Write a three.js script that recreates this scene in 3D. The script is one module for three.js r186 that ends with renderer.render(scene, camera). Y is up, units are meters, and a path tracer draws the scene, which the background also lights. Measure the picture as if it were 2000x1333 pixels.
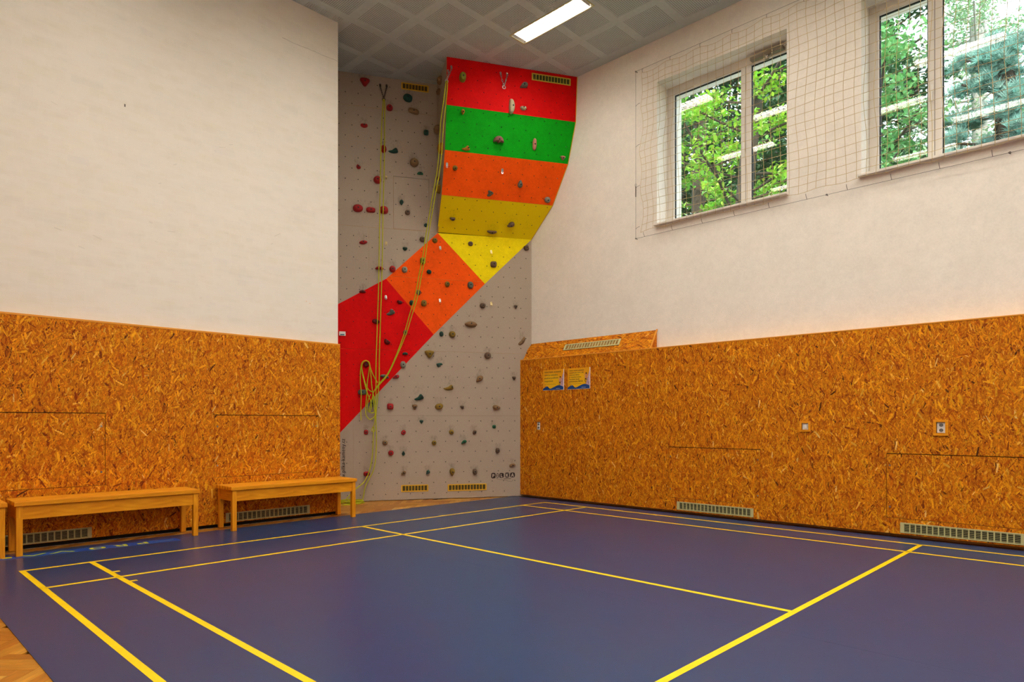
import * as THREE from 'three';
import { RoundedBoxGeometry } from 'three/addons/geometries/RoundedBoxGeometry.js';
import { mergeGeometries } from 'three/addons/utils/BufferGeometryUtils.js';
import { FontLoader } from 'three/addons/loaders/FontLoader.js';
import { TextGeometry } from 'three/addons/geometries/TextGeometry.js';
import { RectAreaLightUniformsLib } from 'three/addons/lights/RectAreaLightUniformsLib.js';

// ------------------------------------------------------------------ camera, sky, sun, exposure
// World: x runs along the back line of the badminton court, z along its length, y up; origin = court corner, metres.
RectAreaLightUniformsLib.init();
const scene = new THREE.Scene();
const camera = new THREE.PerspectiveCamera(2 * Math.atan(666.5 / 1285) * 180 / Math.PI, 2000 / 1333, 0.05, 300);
camera.position.set(-0.973, 1.143, 6.241);
camera.lookAt(-0.973 + Math.sin(0.7988), 1.143, 6.241 - Math.cos(0.7988));
camera.setViewOffset(2000, 1333, -1, -159, 2000, 1333);      // vertical lens shift, verticals stay vertical
const renderer = new THREE.WebGLRenderer();
renderer.toneMapping = THREE.LinearToneMapping;
renderer.toneMappingExposure = 1.8;
renderer.shadowMap.enabled = true;
scene.background = new THREE.Color().setRGB(0.78, 0.92, 1.0);
scene.backgroundIntensity = 2.0;
const sun = new THREE.DirectionalLight(new THREE.Color().setRGB(1, 0.95, 0.84), 2.6);
sun.position.set(-7, 22, 9); sun.target.position.set(12, 4, -2);
sun.castShadow = true; sun.shadow.mapSize.set(2048, 2048);
Object.assign(sun.shadow.camera, { left: -25, right: 25, top: 25, bottom: -25, near: 1, far: 70 });
scene.add(sun, sun.target);
const LAMP_RADIANCE = 20, LAMP_GLOW = 3;
const LAMP_COLOR = new THREE.Color().setRGB(1, 0.962, 0.895);

// ------------------------------------------------------------------ helpers
function rng(seed) { let a = seed >>> 0; return () => { a = (a + 0x6D2B79F5) | 0; let t = Math.imul(a ^ (a >>> 15), 1 | a); t = (t + Math.imul(t ^ (t >>> 7), 61 | t)) ^ t; return ((t ^ (t >>> 14)) >>> 0) / 4294967296; }; }
const used = {};
function numbered(name) { const n = used[name] = (used[name] ?? -1) + 1; return n ? `${name}_${String(n).padStart(3, '0')}` : name; }
function tag(o, label, category, group, kind) {
  if (label) o.userData.label = label;
  if (category) o.userData.category = category;
  if (group) o.userData.group = group;
  if (kind) o.userData.kind = kind;
  return o;
}
function thing(name, label, category, group) { const g = new THREE.Group(); g.name = numbered(name); tag(g, label, category, group); scene.add(g); return g; }
function structure(name, label, category) { const g = new THREE.Group(); g.name = numbered(name); tag(g, label, category, null, 'structure'); scene.add(g); return g; }
function part(name, geo, mat, parent) { const m = new THREE.Mesh(geo, mat); m.name = name; m.castShadow = m.receiveShadow = true; parent.add(m); return m; }
const V = (x, y, z) => new THREE.Vector3(x, y, z);
// box given by its limits, uv in metres
function bx(x0, x1, y0, y1, z0, z1) { const g = new THREE.BoxGeometry(x1 - x0, y1 - y0, z1 - z0); g.translate((x0 + x1) / 2, (y0 + y1) / 2, (z0 + z1) / 2); return uvm(g); }
function rbx(x0, x1, y0, y1, z0, z1, r = 0.004) { const g = new RoundedBoxGeometry(x1 - x0, y1 - y0, z1 - z0, 1, r); g.translate((x0 + x1) / 2, (y0 + y1) / 2, (z0 + z1) / 2); return uvm(g); }
function uvm(g, ou = 0, ov = 0, turn = false) {              // planar uv in metres from position and face normal
  const p = g.attributes.position, n = g.attributes.normal, uv = new Float32Array(p.count * 2);
  for (let i = 0; i < p.count; i++) {
    const ax = Math.abs(n.getX(i)), ay = Math.abs(n.getY(i)), az = Math.abs(n.getZ(i));
    let u, v;
    if (ax >= ay && ax >= az) { u = p.getZ(i); v = p.getY(i); } else if (ay >= az) { u = p.getX(i); v = p.getZ(i); } else { u = p.getX(i); v = p.getY(i); }
    if (turn) [u, v] = [v, u];
    uv[2 * i] = u + ou; uv[2 * i + 1] = v + ov;
  }
  g.setAttribute('uv', new THREE.BufferAttribute(uv, 2));
  return g;
}
const plain = (g) => { const h = g.index ? g.toNonIndexed() : g; for (const k of Object.keys(h.attributes)) if (!['position', 'normal', 'uv'].includes(k)) h.deleteAttribute(k); return h; };
const merge = (list) => mergeGeometries(list.map(plain), false);
function polyShape(pts) { const s = new THREE.Shape(); pts.forEach(([x, y], i) => i ? s.lineTo(x, y) : s.moveTo(x, y)); s.closePath(); return s; }
function hole(shape, pts) { const h = new THREE.Path(); pts.forEach(([x, y], i) => i ? h.lineTo(x, y) : h.moveTo(x, y)); h.closePath(); shape.holes.push(h); }
const rect = (x0, x1, y0, y1) => [[x0, y0], [x1, y0], [x1, y1], [x0, y1]];
const ngon = (cx, cy, r, n) => Array.from({ length: n }, (_, i) => [cx + r * Math.cos(2 * Math.PI * i / n), cy + r * Math.sin(2 * Math.PI * i / n)]);
function slab(shape, depth) { return uvm(new THREE.ExtrudeGeometry(shape, { depth, bevelEnabled: false, curveSegments: 6 })); }
function tube(points, r, per = 4, sides = 7, closed = false) {
  const c = new THREE.CatmullRomCurve3(points.map((q) => q.isVector3 ? q : V(...q)), closed, 'centripetal');
  return new THREE.TubeGeometry(c, Math.max(2, Math.round(points.length * per)), r, sides, closed);
}
function rod(a, b, r, sides = 6) { return new THREE.TubeGeometry(new THREE.LineCurve3(a, b), 1, r, sides, false); }

// ------------------------------------------------------------------ textures
function lattice(seed, n) { const r = rng(seed), a = new Float32Array(n * n); for (let i = 0; i < a.length; i++) a[i] = r(); return (x, y) => { const xi = Math.floor(x), yi = Math.floor(y), fx = x - xi, fy = y - yi, s = fx * fx * (3 - 2 * fx), t = fy * fy * (3 - 2 * fy), w = (i, j) => a[(((yi + j) % n + n) % n) * n + ((xi + i) % n + n) % n]; return (w(0, 0) * (1 - s) + w(1, 0) * s) * (1 - t) + (w(0, 1) * (1 - s) + w(1, 1) * s) * t; }; }
function dataTex(size, metres, fn, srgb = true) {
  const d = new Uint8Array(size * size * 4);
  for (let y = 0; y < size; y++) for (let x = 0; x < size; x++) { const c = fn(x / size, y / size), k = 4 * (y * size + x); d[k] = c[0]; d[k + 1] = c[1]; d[k + 2] = c[2]; d[k + 3] = 255; }
  return finish(new THREE.DataTexture(d, size, size), metres, srgb);
}
function finish(t, metres, srgb) {
  t.wrapS = t.wrapT = THREE.RepeatWrapping; t.magFilter = THREE.LinearFilter; t.minFilter = THREE.LinearMipmapLinearFilter;
  if (srgb) t.colorSpace = THREE.SRGBColorSpace;
  if (metres) t.repeat.set(1 / metres, 1 / metres);
  t.needsUpdate = true; return t;
}
const clamp = (v) => Math.max(0, Math.min(255, v));
function canvasTex(w, h, draw, metres) { const c = document.createElement('canvas'); c.width = w; c.height = h; draw(c.getContext('2d'), w, h); return finish(new THREE.CanvasTexture(c), metres, true); }

// oriented strand board: thousands of wood strands laid over each other
function osbTexture(seed, lean) {
  return canvasTex(2048, 2048, (g, S) => {
    const r = rng(seed), M = 2.6, px = S / M;
    g.fillStyle = 'rgb(186,104,6)'; g.fillRect(0, 0, S, S);
    const tones = [[208, 122, 4], [222, 142, 8], [196, 106, 2], [184, 92, 0], [230, 156, 14], [212, 128, 3], [236, 168, 20], [168, 78, 0], [218, 134, 6], [204, 116, 3]];
    const n = 60000;
    for (let i = 0; i < n; i++) {
      const late = i / n, big = r() < 0.16;
      let L = (big ? 0.04 + 0.06 * r() : 0.01 + 0.04 * r() * r() + 0.016 * r()) * px, W = (big ? 0.007 + 0.014 * r() : 0.0025 + 0.007 * r()) * px;
      const x = r() * S, y = r() * S, a = Math.PI / 2 + lean + (r() + r() + r() - 1.5) * 1.15;
      let t = tones[Math.floor(r() * tones.length)];
      const q = r();
      if (late > 0.5 && q < 0.035) t = [236, 178, 60]; else if (q < 0.09) t = [128, 52, 2]; else if (q > 0.985) t = [74, 34, 4]; else if (late > 0.8 && q > 0.972) t = [246, 200, 110];
      const v = 0.9 + 0.2 * r();
      g.fillStyle = `rgba(${clamp(t[0] * v) | 0},${clamp(t[1] * v) | 0},${clamp(t[2] * v) | 0},${0.72 + 0.28 * r()})`;
      const cx = Math.cos(a), sx = Math.sin(a), j = () => (r() - 0.5) * W * 0.9;
      const pts = [[-L / 2 + j(), -W / 2], [0, -W / 2 + j() * 0.3], [L / 2 + j(), -W / 2 * r()], [L / 2 + j(), W / 2], [0, W / 2 + j() * 0.3], [-L / 2 + j(), W / 2 * r()]];
      for (const ox of x < 130 ? [0, S] : x > S - 130 ? [0, -S] : [0]) for (const oy of y < 130 ? [0, S] : y > S - 130 ? [0, -S] : [0]) {
        g.beginPath(); pts.forEach(([u, w], k) => { const X = x + ox + u * cx - w * sx, Y = y + oy + u * sx + w * cx; k ? g.lineTo(X, Y) : g.moveTo(X, Y); }); g.closePath(); g.fill();
      }
    }
    for (let i = 0; i < 9000; i++) {                                   // fine dark gaps between strands
      const x = r() * S, y = r() * S, a = Math.PI / 2 + lean + (r() + r() + r() - 1.5) * 1.3, l = (0.008 + 0.03 * r() * r()) * px;
      g.strokeStyle = `rgba(${96 + 30 * r() | 0},${38 + 20 * r() | 0},0,${0.35 + 0.45 * r()})`; g.lineWidth = 0.8 + 1.3 * r(); g.beginPath(); g.moveTo(x, y); g.lineTo(x + l * Math.cos(a), y + l * Math.sin(a)); g.stroke();
    }
  }, 2.6);
}
function woodTexture(seed, a, b, metres, grain = 26) {            // straight grain along u
  const n1 = lattice(seed, 64), n2 = lattice(seed + 1, 128), n3 = lattice(seed + 2, 32);
  return dataTex(512, metres, (u, v) => {
    const w = n1(u * 4, v * 32) * 0.5 + n2(u * 8, v * 128) * 0.32 + n3(u * 4, v * 4) * 0.3;
    const ring = 0.5 + 0.5 * Math.sin((v * grain + n1(u * 2, v * 8) * 2.2) * 2 * Math.PI), t = Math.min(1, Math.max(0, w * 0.75 + ring * 0.22 - 0.08));
    return [0, 1, 2].map((k) => clamp(a[k] + (b[k] - a[k]) * t));
  });
}
const n16 = lattice(5, 16), n64 = lattice(6, 64), n256 = lattice(7, 256), n512 = lattice(8, 512);
function mottled(base, amp, metres, size = 512, specks = 0) {     // grain and patches round 1
  const r = rng(base[0] * 7 + base[1] * 3 + base[2]);
  return dataTex(size, metres, (u, v) => {
    let f = 1 + amp * ((n16(u * 16, v * 16) - 0.5) * 0.7 + (n64(u * 64, v * 64) - 0.5) * 0.7 + (n256(u * 256, v * 256) - 0.5) * 0.9);
    if (specks && r() < specks) f *= 0.72 + 0.4 * r();
    return base.map((c) => clamp(c * f));
  });
}
const grainBump = dataTex(512, 0.5, (u, v) => { const f = clamp(128 + 90 * (n256(u * 256, v * 256) - 0.5) + 70 * (n64(u * 64, v * 64) - 0.5)); return [f, f, f]; }, false);

// plaster with scuffs, a hairline crack and specks, laid out on the left wall (6 m x 6 m)
const plasterMap = mottled([238, 231, 219], 0.03, 3, 1024);
const leftWallMap = canvasTex(2048, 2048, (g, S) => {
  const r = rng(77), px = S / 6.2;
  g.fillStyle = 'rgb(238,231,219)'; g.fillRect(0, 0, S, S);
  for (let i = 0; i < 30000; i++) { const v = (r() - 0.5) * 10; g.fillStyle = `rgba(${v > 0 ? 255 : 150},${v > 0 ? 246 : 140},${v > 0 ? 230 : 126},${0.006 + 0.01 * r()})`; const w = 2 + 40 * r() * r(); g.fillRect(r() * S, r() * S, w * (1 + 3 * r()), w); }
  g.strokeStyle = 'rgba(120,108,92,0.55)'; g.lineWidth = 1.1; g.beginPath(); let y = S - 5.69 * px;
  for (let x = 2.7; x < 3.46; x += 0.03) { y += (r() - 0.5) * 3.2; const X = (x + 2.4) * px; x === 2.7 ? g.moveTo(X, y) : g.lineTo(X, y); } g.stroke();
  for (let i = 0; i < 26; i++) { const x = (0.2 + 3.2 * r() + 2.4) * px, Y = S - (2.2 + 2.2 * r()) * px, l = 4 + 26 * r(), a = (r() - 0.5) * 1.2; g.strokeStyle = `rgba(150,138,122,${0.12 + 0.2 * r()})`; g.lineWidth = 0.8 + r(); g.beginPath(); g.moveTo(x, Y); g.lineTo(x + l * Math.cos(a), Y + l * Math.sin(a)); g.stroke(); }
  g.fillStyle = 'rgb(70,60,50)'; g.fillRect((1.034 + 2.4) * px, S - 4.33 * px, 3, 9);
  g.fillStyle = 'rgba(225,140,40,0.5)'; g.fillRect(3.0 * px + 2.4 * px, S - 2.62 * px, 5, 2); g.fillRect(3.05 * px + 2.4 * px, S - 2.6 * px, 3, 3);
}, 6.2);

// ------------------------------------------------------------------ materials
const std = (o) => new THREE.MeshStandardMaterial(o);
const rgb = (r, g, b) => new THREE.Color().setRGB(r, g, b, THREE.SRGBColorSpace);
const flat = (r, g, b, roughness = 0.6, metalness = 0) => std({ color: rgb(r / 255, g / 255, b / 255), roughness, metalness });
const M = {
  plaster: std({ map: plasterMap, roughness: 0.92, bumpMap: grainBump, bumpScale: 0.0006 }),
  leftPlaster: std({ map: leftWallMap, roughness: 0.92, bumpMap: grainBump, bumpScale: 0.0006 }),
  osb: new THREE.MeshPhysicalMaterial({ map: osbTexture(11, 0.12), roughness: 0.7, specularIntensity: 0.4 }),
  osb2: new THREE.MeshPhysicalMaterial({ map: osbTexture(23, -0.1), roughness: 0.7, specularIntensity: 0.4 }),
  ceiling: std({ map: mottled([196, 208, 204], 0.03, 2, 256), roughness: 0.95, side: THREE.DoubleSide }),
  fleece: flat(34, 35, 34, 1),
  pine: new THREE.MeshPhysicalMaterial({ specularIntensity: 0.5, map: woodTexture(31, [246, 168, 26], [212, 126, 8], 0.5, 14), roughness: 0.5 }),
  trim: flat(226, 150, 34, 0.5),
  black: flat(12, 11, 10, 0.8), dark: flat(36, 32, 28, 0.7),
  steel: flat(176, 172, 166, 0.28, 1), brass: flat(206, 186, 130, 0.32, 1), darkSteel: flat(92, 84, 72, 0.42, 0.9),
  white: flat(236, 232, 224, 0.45), whitePaint: flat(226, 218, 206, 0.5), plastic: flat(240, 238, 232, 0.35),
  cream: flat(196, 192, 138, 0.5), yellowFrame: flat(226, 176, 22, 0.5), mesh: flat(94, 80, 30, 0.8), paleMesh: flat(176, 172, 120, 0.5), greenMesh: flat(74, 82, 30, 0.8),
  line: std({ map: mottled([250, 210, 4], 0.05, 0.6, 256), roughness: 0.42 }),
  net: flat(196, 172, 120, 0.8), wire: flat(92, 84, 74, 0.5, 0.7),
  rope: std({ map: canvasTex(64, 64, (g) => { g.fillStyle = 'rgb(192,192,14)'; g.fillRect(0, 0, 64, 64); g.strokeStyle = 'rgb(158,166,10)'; g.lineWidth = 8; for (let k = -64; k < 128; k += 32) { g.beginPath(); g.moveTo(k, 0); g.lineTo(k + 64, 64); g.stroke(); } }, 0), roughness: 0.8 }),
  plyEdge: flat(214, 164, 74, 0.7), gasket: flat(18, 26, 24, 0.6),
  glass: new THREE.MeshPhysicalMaterial({ color: 0xffffff, transmission: 1, thickness: 0, roughness: 0, ior: 1.5 }),
};
M.rope.map.repeat.set(260, 1);
const paintTex = (r, g, b, amp, specks) => new THREE.MeshPhysicalMaterial({ map: mottled([r, g, b], amp, 1.6, 512, specks), roughness: 0.75, specularIntensity: 0.35, bumpMap: grainBump, bumpScale: 0.0004 });
const PAINT = {
  grey: paintTex(156, 143, 131, 0.09, 0.06), red: paintTex(220, 0, 0, 0.06, 0.01), orange: paintTex(252, 88, 0, 0.07, 0.02),
  yellow: paintTex(250, 226, 0, 0.05, 0.02), green: paintTex(0, 164, 14, 0.09, 0.02),
};

// ------------------------------------------------------------------ room shell
const XR = 6.57, XO = 7.2, ZL = -1.13, YC = 6.19, XW = -2.4, ZR = 14.9;   // right wall face, its outer face, left wall face, ceiling, west wall, rear wall
const TH = 29.7 * Math.PI / 180, CWO = V(6.57, 0, -0.69);                     // the climbing wall cuts the corner at this angle
const CWQ = new THREE.Quaternion().setFromAxisAngle(V(0, 1, 0), -TH);
const cw = (s, y, pr = 0) => V(s, y, pr).applyQuaternion(CWQ).add(CWO);       // (along the wall, height, distance from it) -> world

const floor = structure('floor', 'blue vinyl sports floor with yellow court lines and oak parquet margins', 'floor');
part('subfloor', bx(XW, XO, -0.2, -0.016, -3.2, ZR), std({ map: woodTexture(51, [190, 124, 44], [140, 78, 16], 0.8), roughness: 0.5 }), floor);
{
  const vinyl = std({
    map: (() => { const a = lattice(61, 32), b = lattice(62, 128); return dataTex(1024, 4, (u, v) => { const f = 1 + 0.03 * (a(u * 32, v * 32) - 0.5) + 0.03 * (b(u * 128, v * 128) - 0.5) + 0.04 * (n512(u * 512, v * 512) - 0.5); return [29 * f, 59 * f, 100 * f].map(clamp); }); })(),
    roughness: 0.3,
  });
  // two rolls of vinyl, welded along the court: a fine joint between them
  part('vinyl_sheet', bx(-0.306, 2.62, -0.006, 0, -0.86, 13.9), vinyl, floor);
  part('vinyl_sheet', bx(2.6212, 6.372, -0.006, 0, -0.86, 13.9), vinyl, floor);
}
const courtLine = (x0, x1, z0, z1) => part('court_line', bx(x0, x1, -0.001, 0.0007, z0, z1), M.line, floor);
for (const z of [0, 0.745, 4.67, 8.69, 12.615, 13.36]) courtLine(0, 6.1, z, z + 0.04);
for (const x of [0, 0.46, 5.6, 6.06]) courtLine(x, x + 0.04, 0.04, 13.36);
courtLine(3.03, 3.07, 0.04, 4.67); courtLine(3.03, 3.07, 8.73, 13.36);
for (const z of [0.53, 0.95]) courtLine(0.5, 0.545, z, z + 0.04);
// worn lettering stuck to the floor in front of the bench, to be read from the bench
{
  const t = canvasTex(1024, 128, (g, w, h) => {
    g.fillStyle = 'rgb(12,70,150)'; g.fillRect(0, 0, w, h);
    g.save(); g.translate(w, h); g.rotate(Math.PI);                 // upside down for us
    g.fillStyle = 'rgb(214,210,20)'; g.font = 'bold 120px sans-serif'; g.textBaseline = 'middle';
    g.save(); g.translate(150, 66); g.scale(1.0, 0.92); g.fillText('P R O', 0, 0); g.restore();
    g.strokeStyle = 'rgb(190,206,40)'; g.lineWidth = 22; g.lineCap = 'round';
    g.beginPath(); g.moveTo(520, 40); g.lineTo(565, 92); g.lineTo(610, 40); g.moveTo(640, 92); g.lineTo(690, 38); g.lineTo(735, 92); g.stroke();
    g.fillRect(775, 40, 40, 52); g.fillRect(850, 40, 42, 52); g.fillRect(915, 36, 50, 60);
    g.strokeStyle = 'rgb(120,140,120)'; g.lineWidth = 12; g.beginPath(); g.moveTo(30, 70); g.quadraticCurveTo(80, 40, 118, 84); g.stroke();
    g.restore();
    const r = rng(9); for (let i = 0; i < 110; i++) { g.fillStyle = `rgba(36,60,96,${0.3 + 0.5 * r()})`; g.fillRect(r() * w, r() * h, 3 + 18 * r(), 2 + 5 * r()); }
  }, 0);
  const g = new THREE.BoxGeometry(1.72, 0.001, 0.16); g.translate(0, 0.0003, 0);
  const m = part('floor_lettering', g, std({ map: t, roughness: 0.42 }), floor); m.position.set(0.5, 0, -0.64); m.rotation.y = -0.06;
}
// oak parquet laid in herringbone along the edges of the vinyl
{
  const W = 0.07, L = 0.42, r = rng(15), mats = [[216, 150, 50], [198, 126, 32], [224, 164, 64], [184, 112, 26], [206, 138, 40]].map((c, i) => std({ map: woodTexture(70 + i, c, c.map((v) => v * 0.74), 0.4, 9), roughness: 0.38 }));
  const geo = uvm(new RoundedBoxGeometry(L - 0.0012, 0.012, W - 0.0012, 1, 0.0012));
  const c45 = Math.SQRT1_2, line = (x) => -0.69 + (x - 6.57) * 0.5704;
  const keep = (x, z) => (z < -0.72 && z > -1.17 && x > -0.35 && x < 3.4) || (x > 3.3 && x < 6.36 && z < -0.72 && z > line(x) - 0.06) || (x < -0.18 && x > -1.35 && z > 1.1 && z < 3.5);
  for (let i = -120; i <= 120; i++) for (let j = -14; j <= 14; j++) for (const k of [0, 1]) {
    const u = (k ? L + W / 2 : L / 2) + i * W + j * L, v = (k ? W - L / 2 : W / 2) + i * W - j * L;
    const x = (u + v) * c45 + 1.2, z = (v - u) * c45 + 0.4;
    if (!keep(x, z)) continue;
    const m = part('parquet_block', geo, mats[Math.floor(r() * mats.length)], floor);
    m.position.set(x, -0.0101 - 0.0006 * r(), z); m.rotation.y = Math.PI / 4 + (k ? Math.PI / 2 : 0);
  }
}

// ceiling: plasterboard with square perforated fields, luminaires let into the bands between them
const PX = 0.592, PZ = 0.5895, FX = 5.935, FZ = 0.281, FS = 0.475, LAMPW = 0.264, LAMPL = 1.158;
const lamps = [];
for (let k = 0; k < 6; k++) for (let m = -1; m < 6; m++) {
  const x = 5.285 - 2 * PX * k, z = 0.813 + (k % 2 ? 2 * PZ : 0) + 4 * PZ * m;
  if (z > 0 && z < 13.6) lamps.push([x, z, k, m]);
}
{
  const c = structure('ceiling', 'grey white plasterboard ceiling with square perforated acoustic fields', 'ceiling');
  const board = polyShape(rect(XW - 0.3, XO, -ZR, 3.4));                     // shape axes: x, -z
  for (const [x, z] of lamps) hole(board, rect(x - LAMPW / 2, x + LAMPW / 2, -z - LAMPL / 2, -z + LAMPL / 2));
  const fields = [];
  for (let i = -8; i <= 0; i++) for (let j = -5; j <= 6; j++) {
    const x0 = FX + i * PX, z0 = FZ + j * PZ; let a = x0, b = x0 + FS;
    for (const [lx, lz] of lamps) if (Math.abs(lz - z0 - FS / 2) < LAMPL / 2) {
      if (lx > x0 + FS - 0.1 && lx - LAMPW / 2 < b) b = lx - LAMPW / 2 - 0.008;
      if (lx < x0 + 0.1 && lx + LAMPW / 2 > a) a = lx + LAMPW / 2 + 0.008;
    }
    hole(board, rect(a, b, -z0 - FS, -z0)); fields.push([x0, z0, a - x0, b - x0]);
  }
  const g = new THREE.ExtrudeGeometry(board, { depth: 0.0125, bevelEnabled: false }); g.rotateX(-Math.PI / 2); g.translate(0, YC, 0); uvm(g);
  part('ceiling_board', g, M.ceiling, c);
  const cache = {};
  const field = (a, b) => cache[`${a.toFixed(3)}_${b.toFixed(3)}`] ??= (() => {
    const s = polyShape(rect(a, b, -FS, 0)), n = 20, st = (FS - 0.016) / (n - 1);
    for (let i = 0; i < n; i++) for (let j = 0; j < n; j++) { const x = 0.008 + i * st; if (x > a + 0.006 && x < b - 0.006) hole(s, ngon(x, -0.008 - j * st, 0.006, 6)); }
    const q = new THREE.ShapeGeometry(s); q.rotateX(-Math.PI / 2); return uvm(q);
  })();
  for (const [x, z, a, b] of fields) { const m = part('perforated_field', field(a, b), M.ceiling, c); m.position.set(x, YC + 0.0005, z); }
  part('acoustic_fleece', bx(XW - 0.3, XO, YC + 0.11, YC + 0.13, -3.4, ZR), M.fleece, c);
  part('roof_slab', bx(XW - 0.4, XO + 0.3, YC + 0.14, YC + 0.4, -3.4, ZR + 0.3), M.whitePaint, c);
}
// luminaires
const glow = std({ color: 0xffffff, emissive: LAMP_COLOR, emissiveIntensity: LAMP_GLOW, roughness: 0.5 });
{
  const w = LAMPW - 0.004, l = LAMPL - 0.004;
  const rim = polyShape(rect(-w / 2 - 0.012, w / 2 + 0.012, -l / 2 - 0.012, l / 2 + 0.012)); hole(rim, rect(-w / 2 + 0.006, w / 2 - 0.006, -l / 2 + 0.006, l / 2 - 0.006));
  const rimG = slab(rim, 0.004); rimG.rotateX(-Math.PI / 2); rimG.translate(0, -0.0042, 0);
  const tray = merge([bx(-w / 2, w / 2, 0.095, 0.1, -l / 2, l / 2), bx(-w / 2, -w / 2 + 0.004, 0, 0.1, -l / 2, l / 2), bx(w / 2 - 0.004, w / 2, 0, 0.1, -l / 2, l / 2), bx(-w / 2, w / 2, 0, 0.1, -l / 2, -l / 2 + 0.004), bx(-w / 2, w / 2, 0, 0.1, l / 2 - 0.004, l / 2)]);
  const tubeG = new THREE.CylinderGeometry(0.013, 0.013, l - 0.14, 12); tubeG.rotateX(Math.PI / 2);
  const louvre = merge([bx(-0.002, 0.002, 0.03, 0.052, -l / 2 + 0.06, l / 2 - 0.06), ...Array.from({ length: 11 }, (_, i) => bx(-w / 2 + 0.006, w / 2 - 0.006, 0.028, 0.05, -l / 2 + 0.08 + i * (l - 0.16) / 10 - 0.001, -l / 2 + 0.08 + i * (l - 0.16) / 10 + 0.001))]);
  const cap = bx(-w / 2 + 0.01, w / 2 - 0.01, 0.006, 0.09, -0.004, 0.004);
  const nth = ['first', 'second', 'third', 'fourth', 'fifth', 'sixth', 'seventh'];
  lamps.forEach(([x, z, k, m]) => {
    const first = Math.abs(x - 5.285) < 0.1 && Math.abs(z - 0.813) < 0.1;
    const t = thing('ceiling_light', first ? 'lit recessed fluorescent ceiling light in front of the red overhang' : `recessed ceiling light, ${nth[k]} row from the window wall, ${nth[m]} from the climbing wall`, 'light', 'hall ceiling lights');
    t.position.set(x, YC, z);
    part('frame', rimG, M.cream, t); part('reflector', tray, M.white, t); part('louvre', louvre, M.white, t); for (const s of [-1, 1]) part('end_plate', cap, M.white, t).position.z = s * (l / 2 - 0.05);
    for (const s of [-1, 1]) { const m = part('tube', tubeG, glow, t); m.position.set(s * w / 4, 0.078, 0); }
    const a = new THREE.RectAreaLight(LAMP_COLOR, LAMP_RADIANCE, w - 0.03, l - 0.13);
    a.position.set(x, YC + 0.06, z); a.rotation.x = -Math.PI / 2; scene.add(a);
  });
}

// grilles: frame, upright bars and fine louvres before a dark duct; built facing +z, centre at the origin
function grille(t, w, h, cols, rows, matFrame, matLouvre, edge, endW = edge, duct = M.black, fill = 0.15) {
  const f = polyShape(rect(-w / 2, w / 2, -h / 2, h / 2)); hole(f, rect(-w / 2 + endW, w / 2 - endW, -h / 2 + edge, h / 2 - edge));
  part('frame', slab(f, 0.007), matFrame, t);
  part('duct', bx(-w / 2 + endW, w / 2 - endW, -h / 2 + edge, h / 2 - edge, -0.012, -0.008), duct, t);
  const iw = w - 2 * endW, ih = h - 2 * edge, b = bx(-iw / cols * 0.1, iw / cols * 0.1, -ih / 2, ih / 2, -0.007, 0.0055);
  for (let i = 1; i < cols; i++) part('bar', b, matFrame, t).position.x = -iw / 2 + iw * i / cols;
  part('louvre', merge(Array.from({ length: rows }, (_, j) => { const y = -ih / 2 + ih * (j + 0.5) / rows; return bx(-iw / 2, iw / 2, y - ih / rows * fill, y + ih / rows * fill, -0.006, 0.002); })), matLouvre, t);
  return t;
}

// left wall: a plastered block with strand board below, hatches screwed into it
const wl = structure('wall_left', 'white plastered wall with orange strand board wainscot behind the benches', 'wall');
{
  const g = bx(XW - 0.3, 3.44, -0.1, YC + 0.1, -2.9, ZL); uvm(g, 2.4, 0); part('plaster', g, M.leftPlaster, wl);
  part('plaster', bx(XW - 0.3, 3.44, -0.1, YC + 0.1, -3.4, -2.9), M.plaster, wl);
}
const OL = -1.08, HL = 2.108;
const wainL = structure('trim_1', 'orange strand board wainscot behind the benches', 'wainscot');
function osbBoard(parent, shapePts, cuts, mat, place, ou) {
  const s = polyShape(shapePts); cuts.forEach((c) => hole(s, c));
  const m = part('strand_board', uvm(new THREE.ExtrudeGeometry(s, { depth: 0.018, bevelEnabled: false }), ou, ou * 0.37), mat, parent); place(m); return m;
}
function hatchPanel(parent, x0, x1, y0, y1, mat, place, ou, screws) {
  const g = bx(x0 + 0.004, x1 - 0.004, y0 + 0.004, y1 - 0.007, 0, 0.0145); uvm(g, ou, ou * 0.7);
  const m = part('hatch', g, mat, parent); place(m);
  const fr = polyShape(rect(x0 - 0.03, x1 + 0.03, y0 - 0.03, y1 + 0.03)); hole(fr, rect(x0 + 0.03, x1 - 0.03, y0 + 0.03, y1 - 0.03));
  const fm = slab(fr, 0.016); fm.translate(0, 0, -0.0165); place(part('hatch_batten', fm, M.dark, parent));
  const sg = new THREE.CylinderGeometry(0.009, 0.01, 0.004, 10); sg.rotateX(Math.PI / 2);
  for (const [x, y] of screws) part('screw', sg, M.steel, m).position.set(x, y, 0.0155);
}
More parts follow.
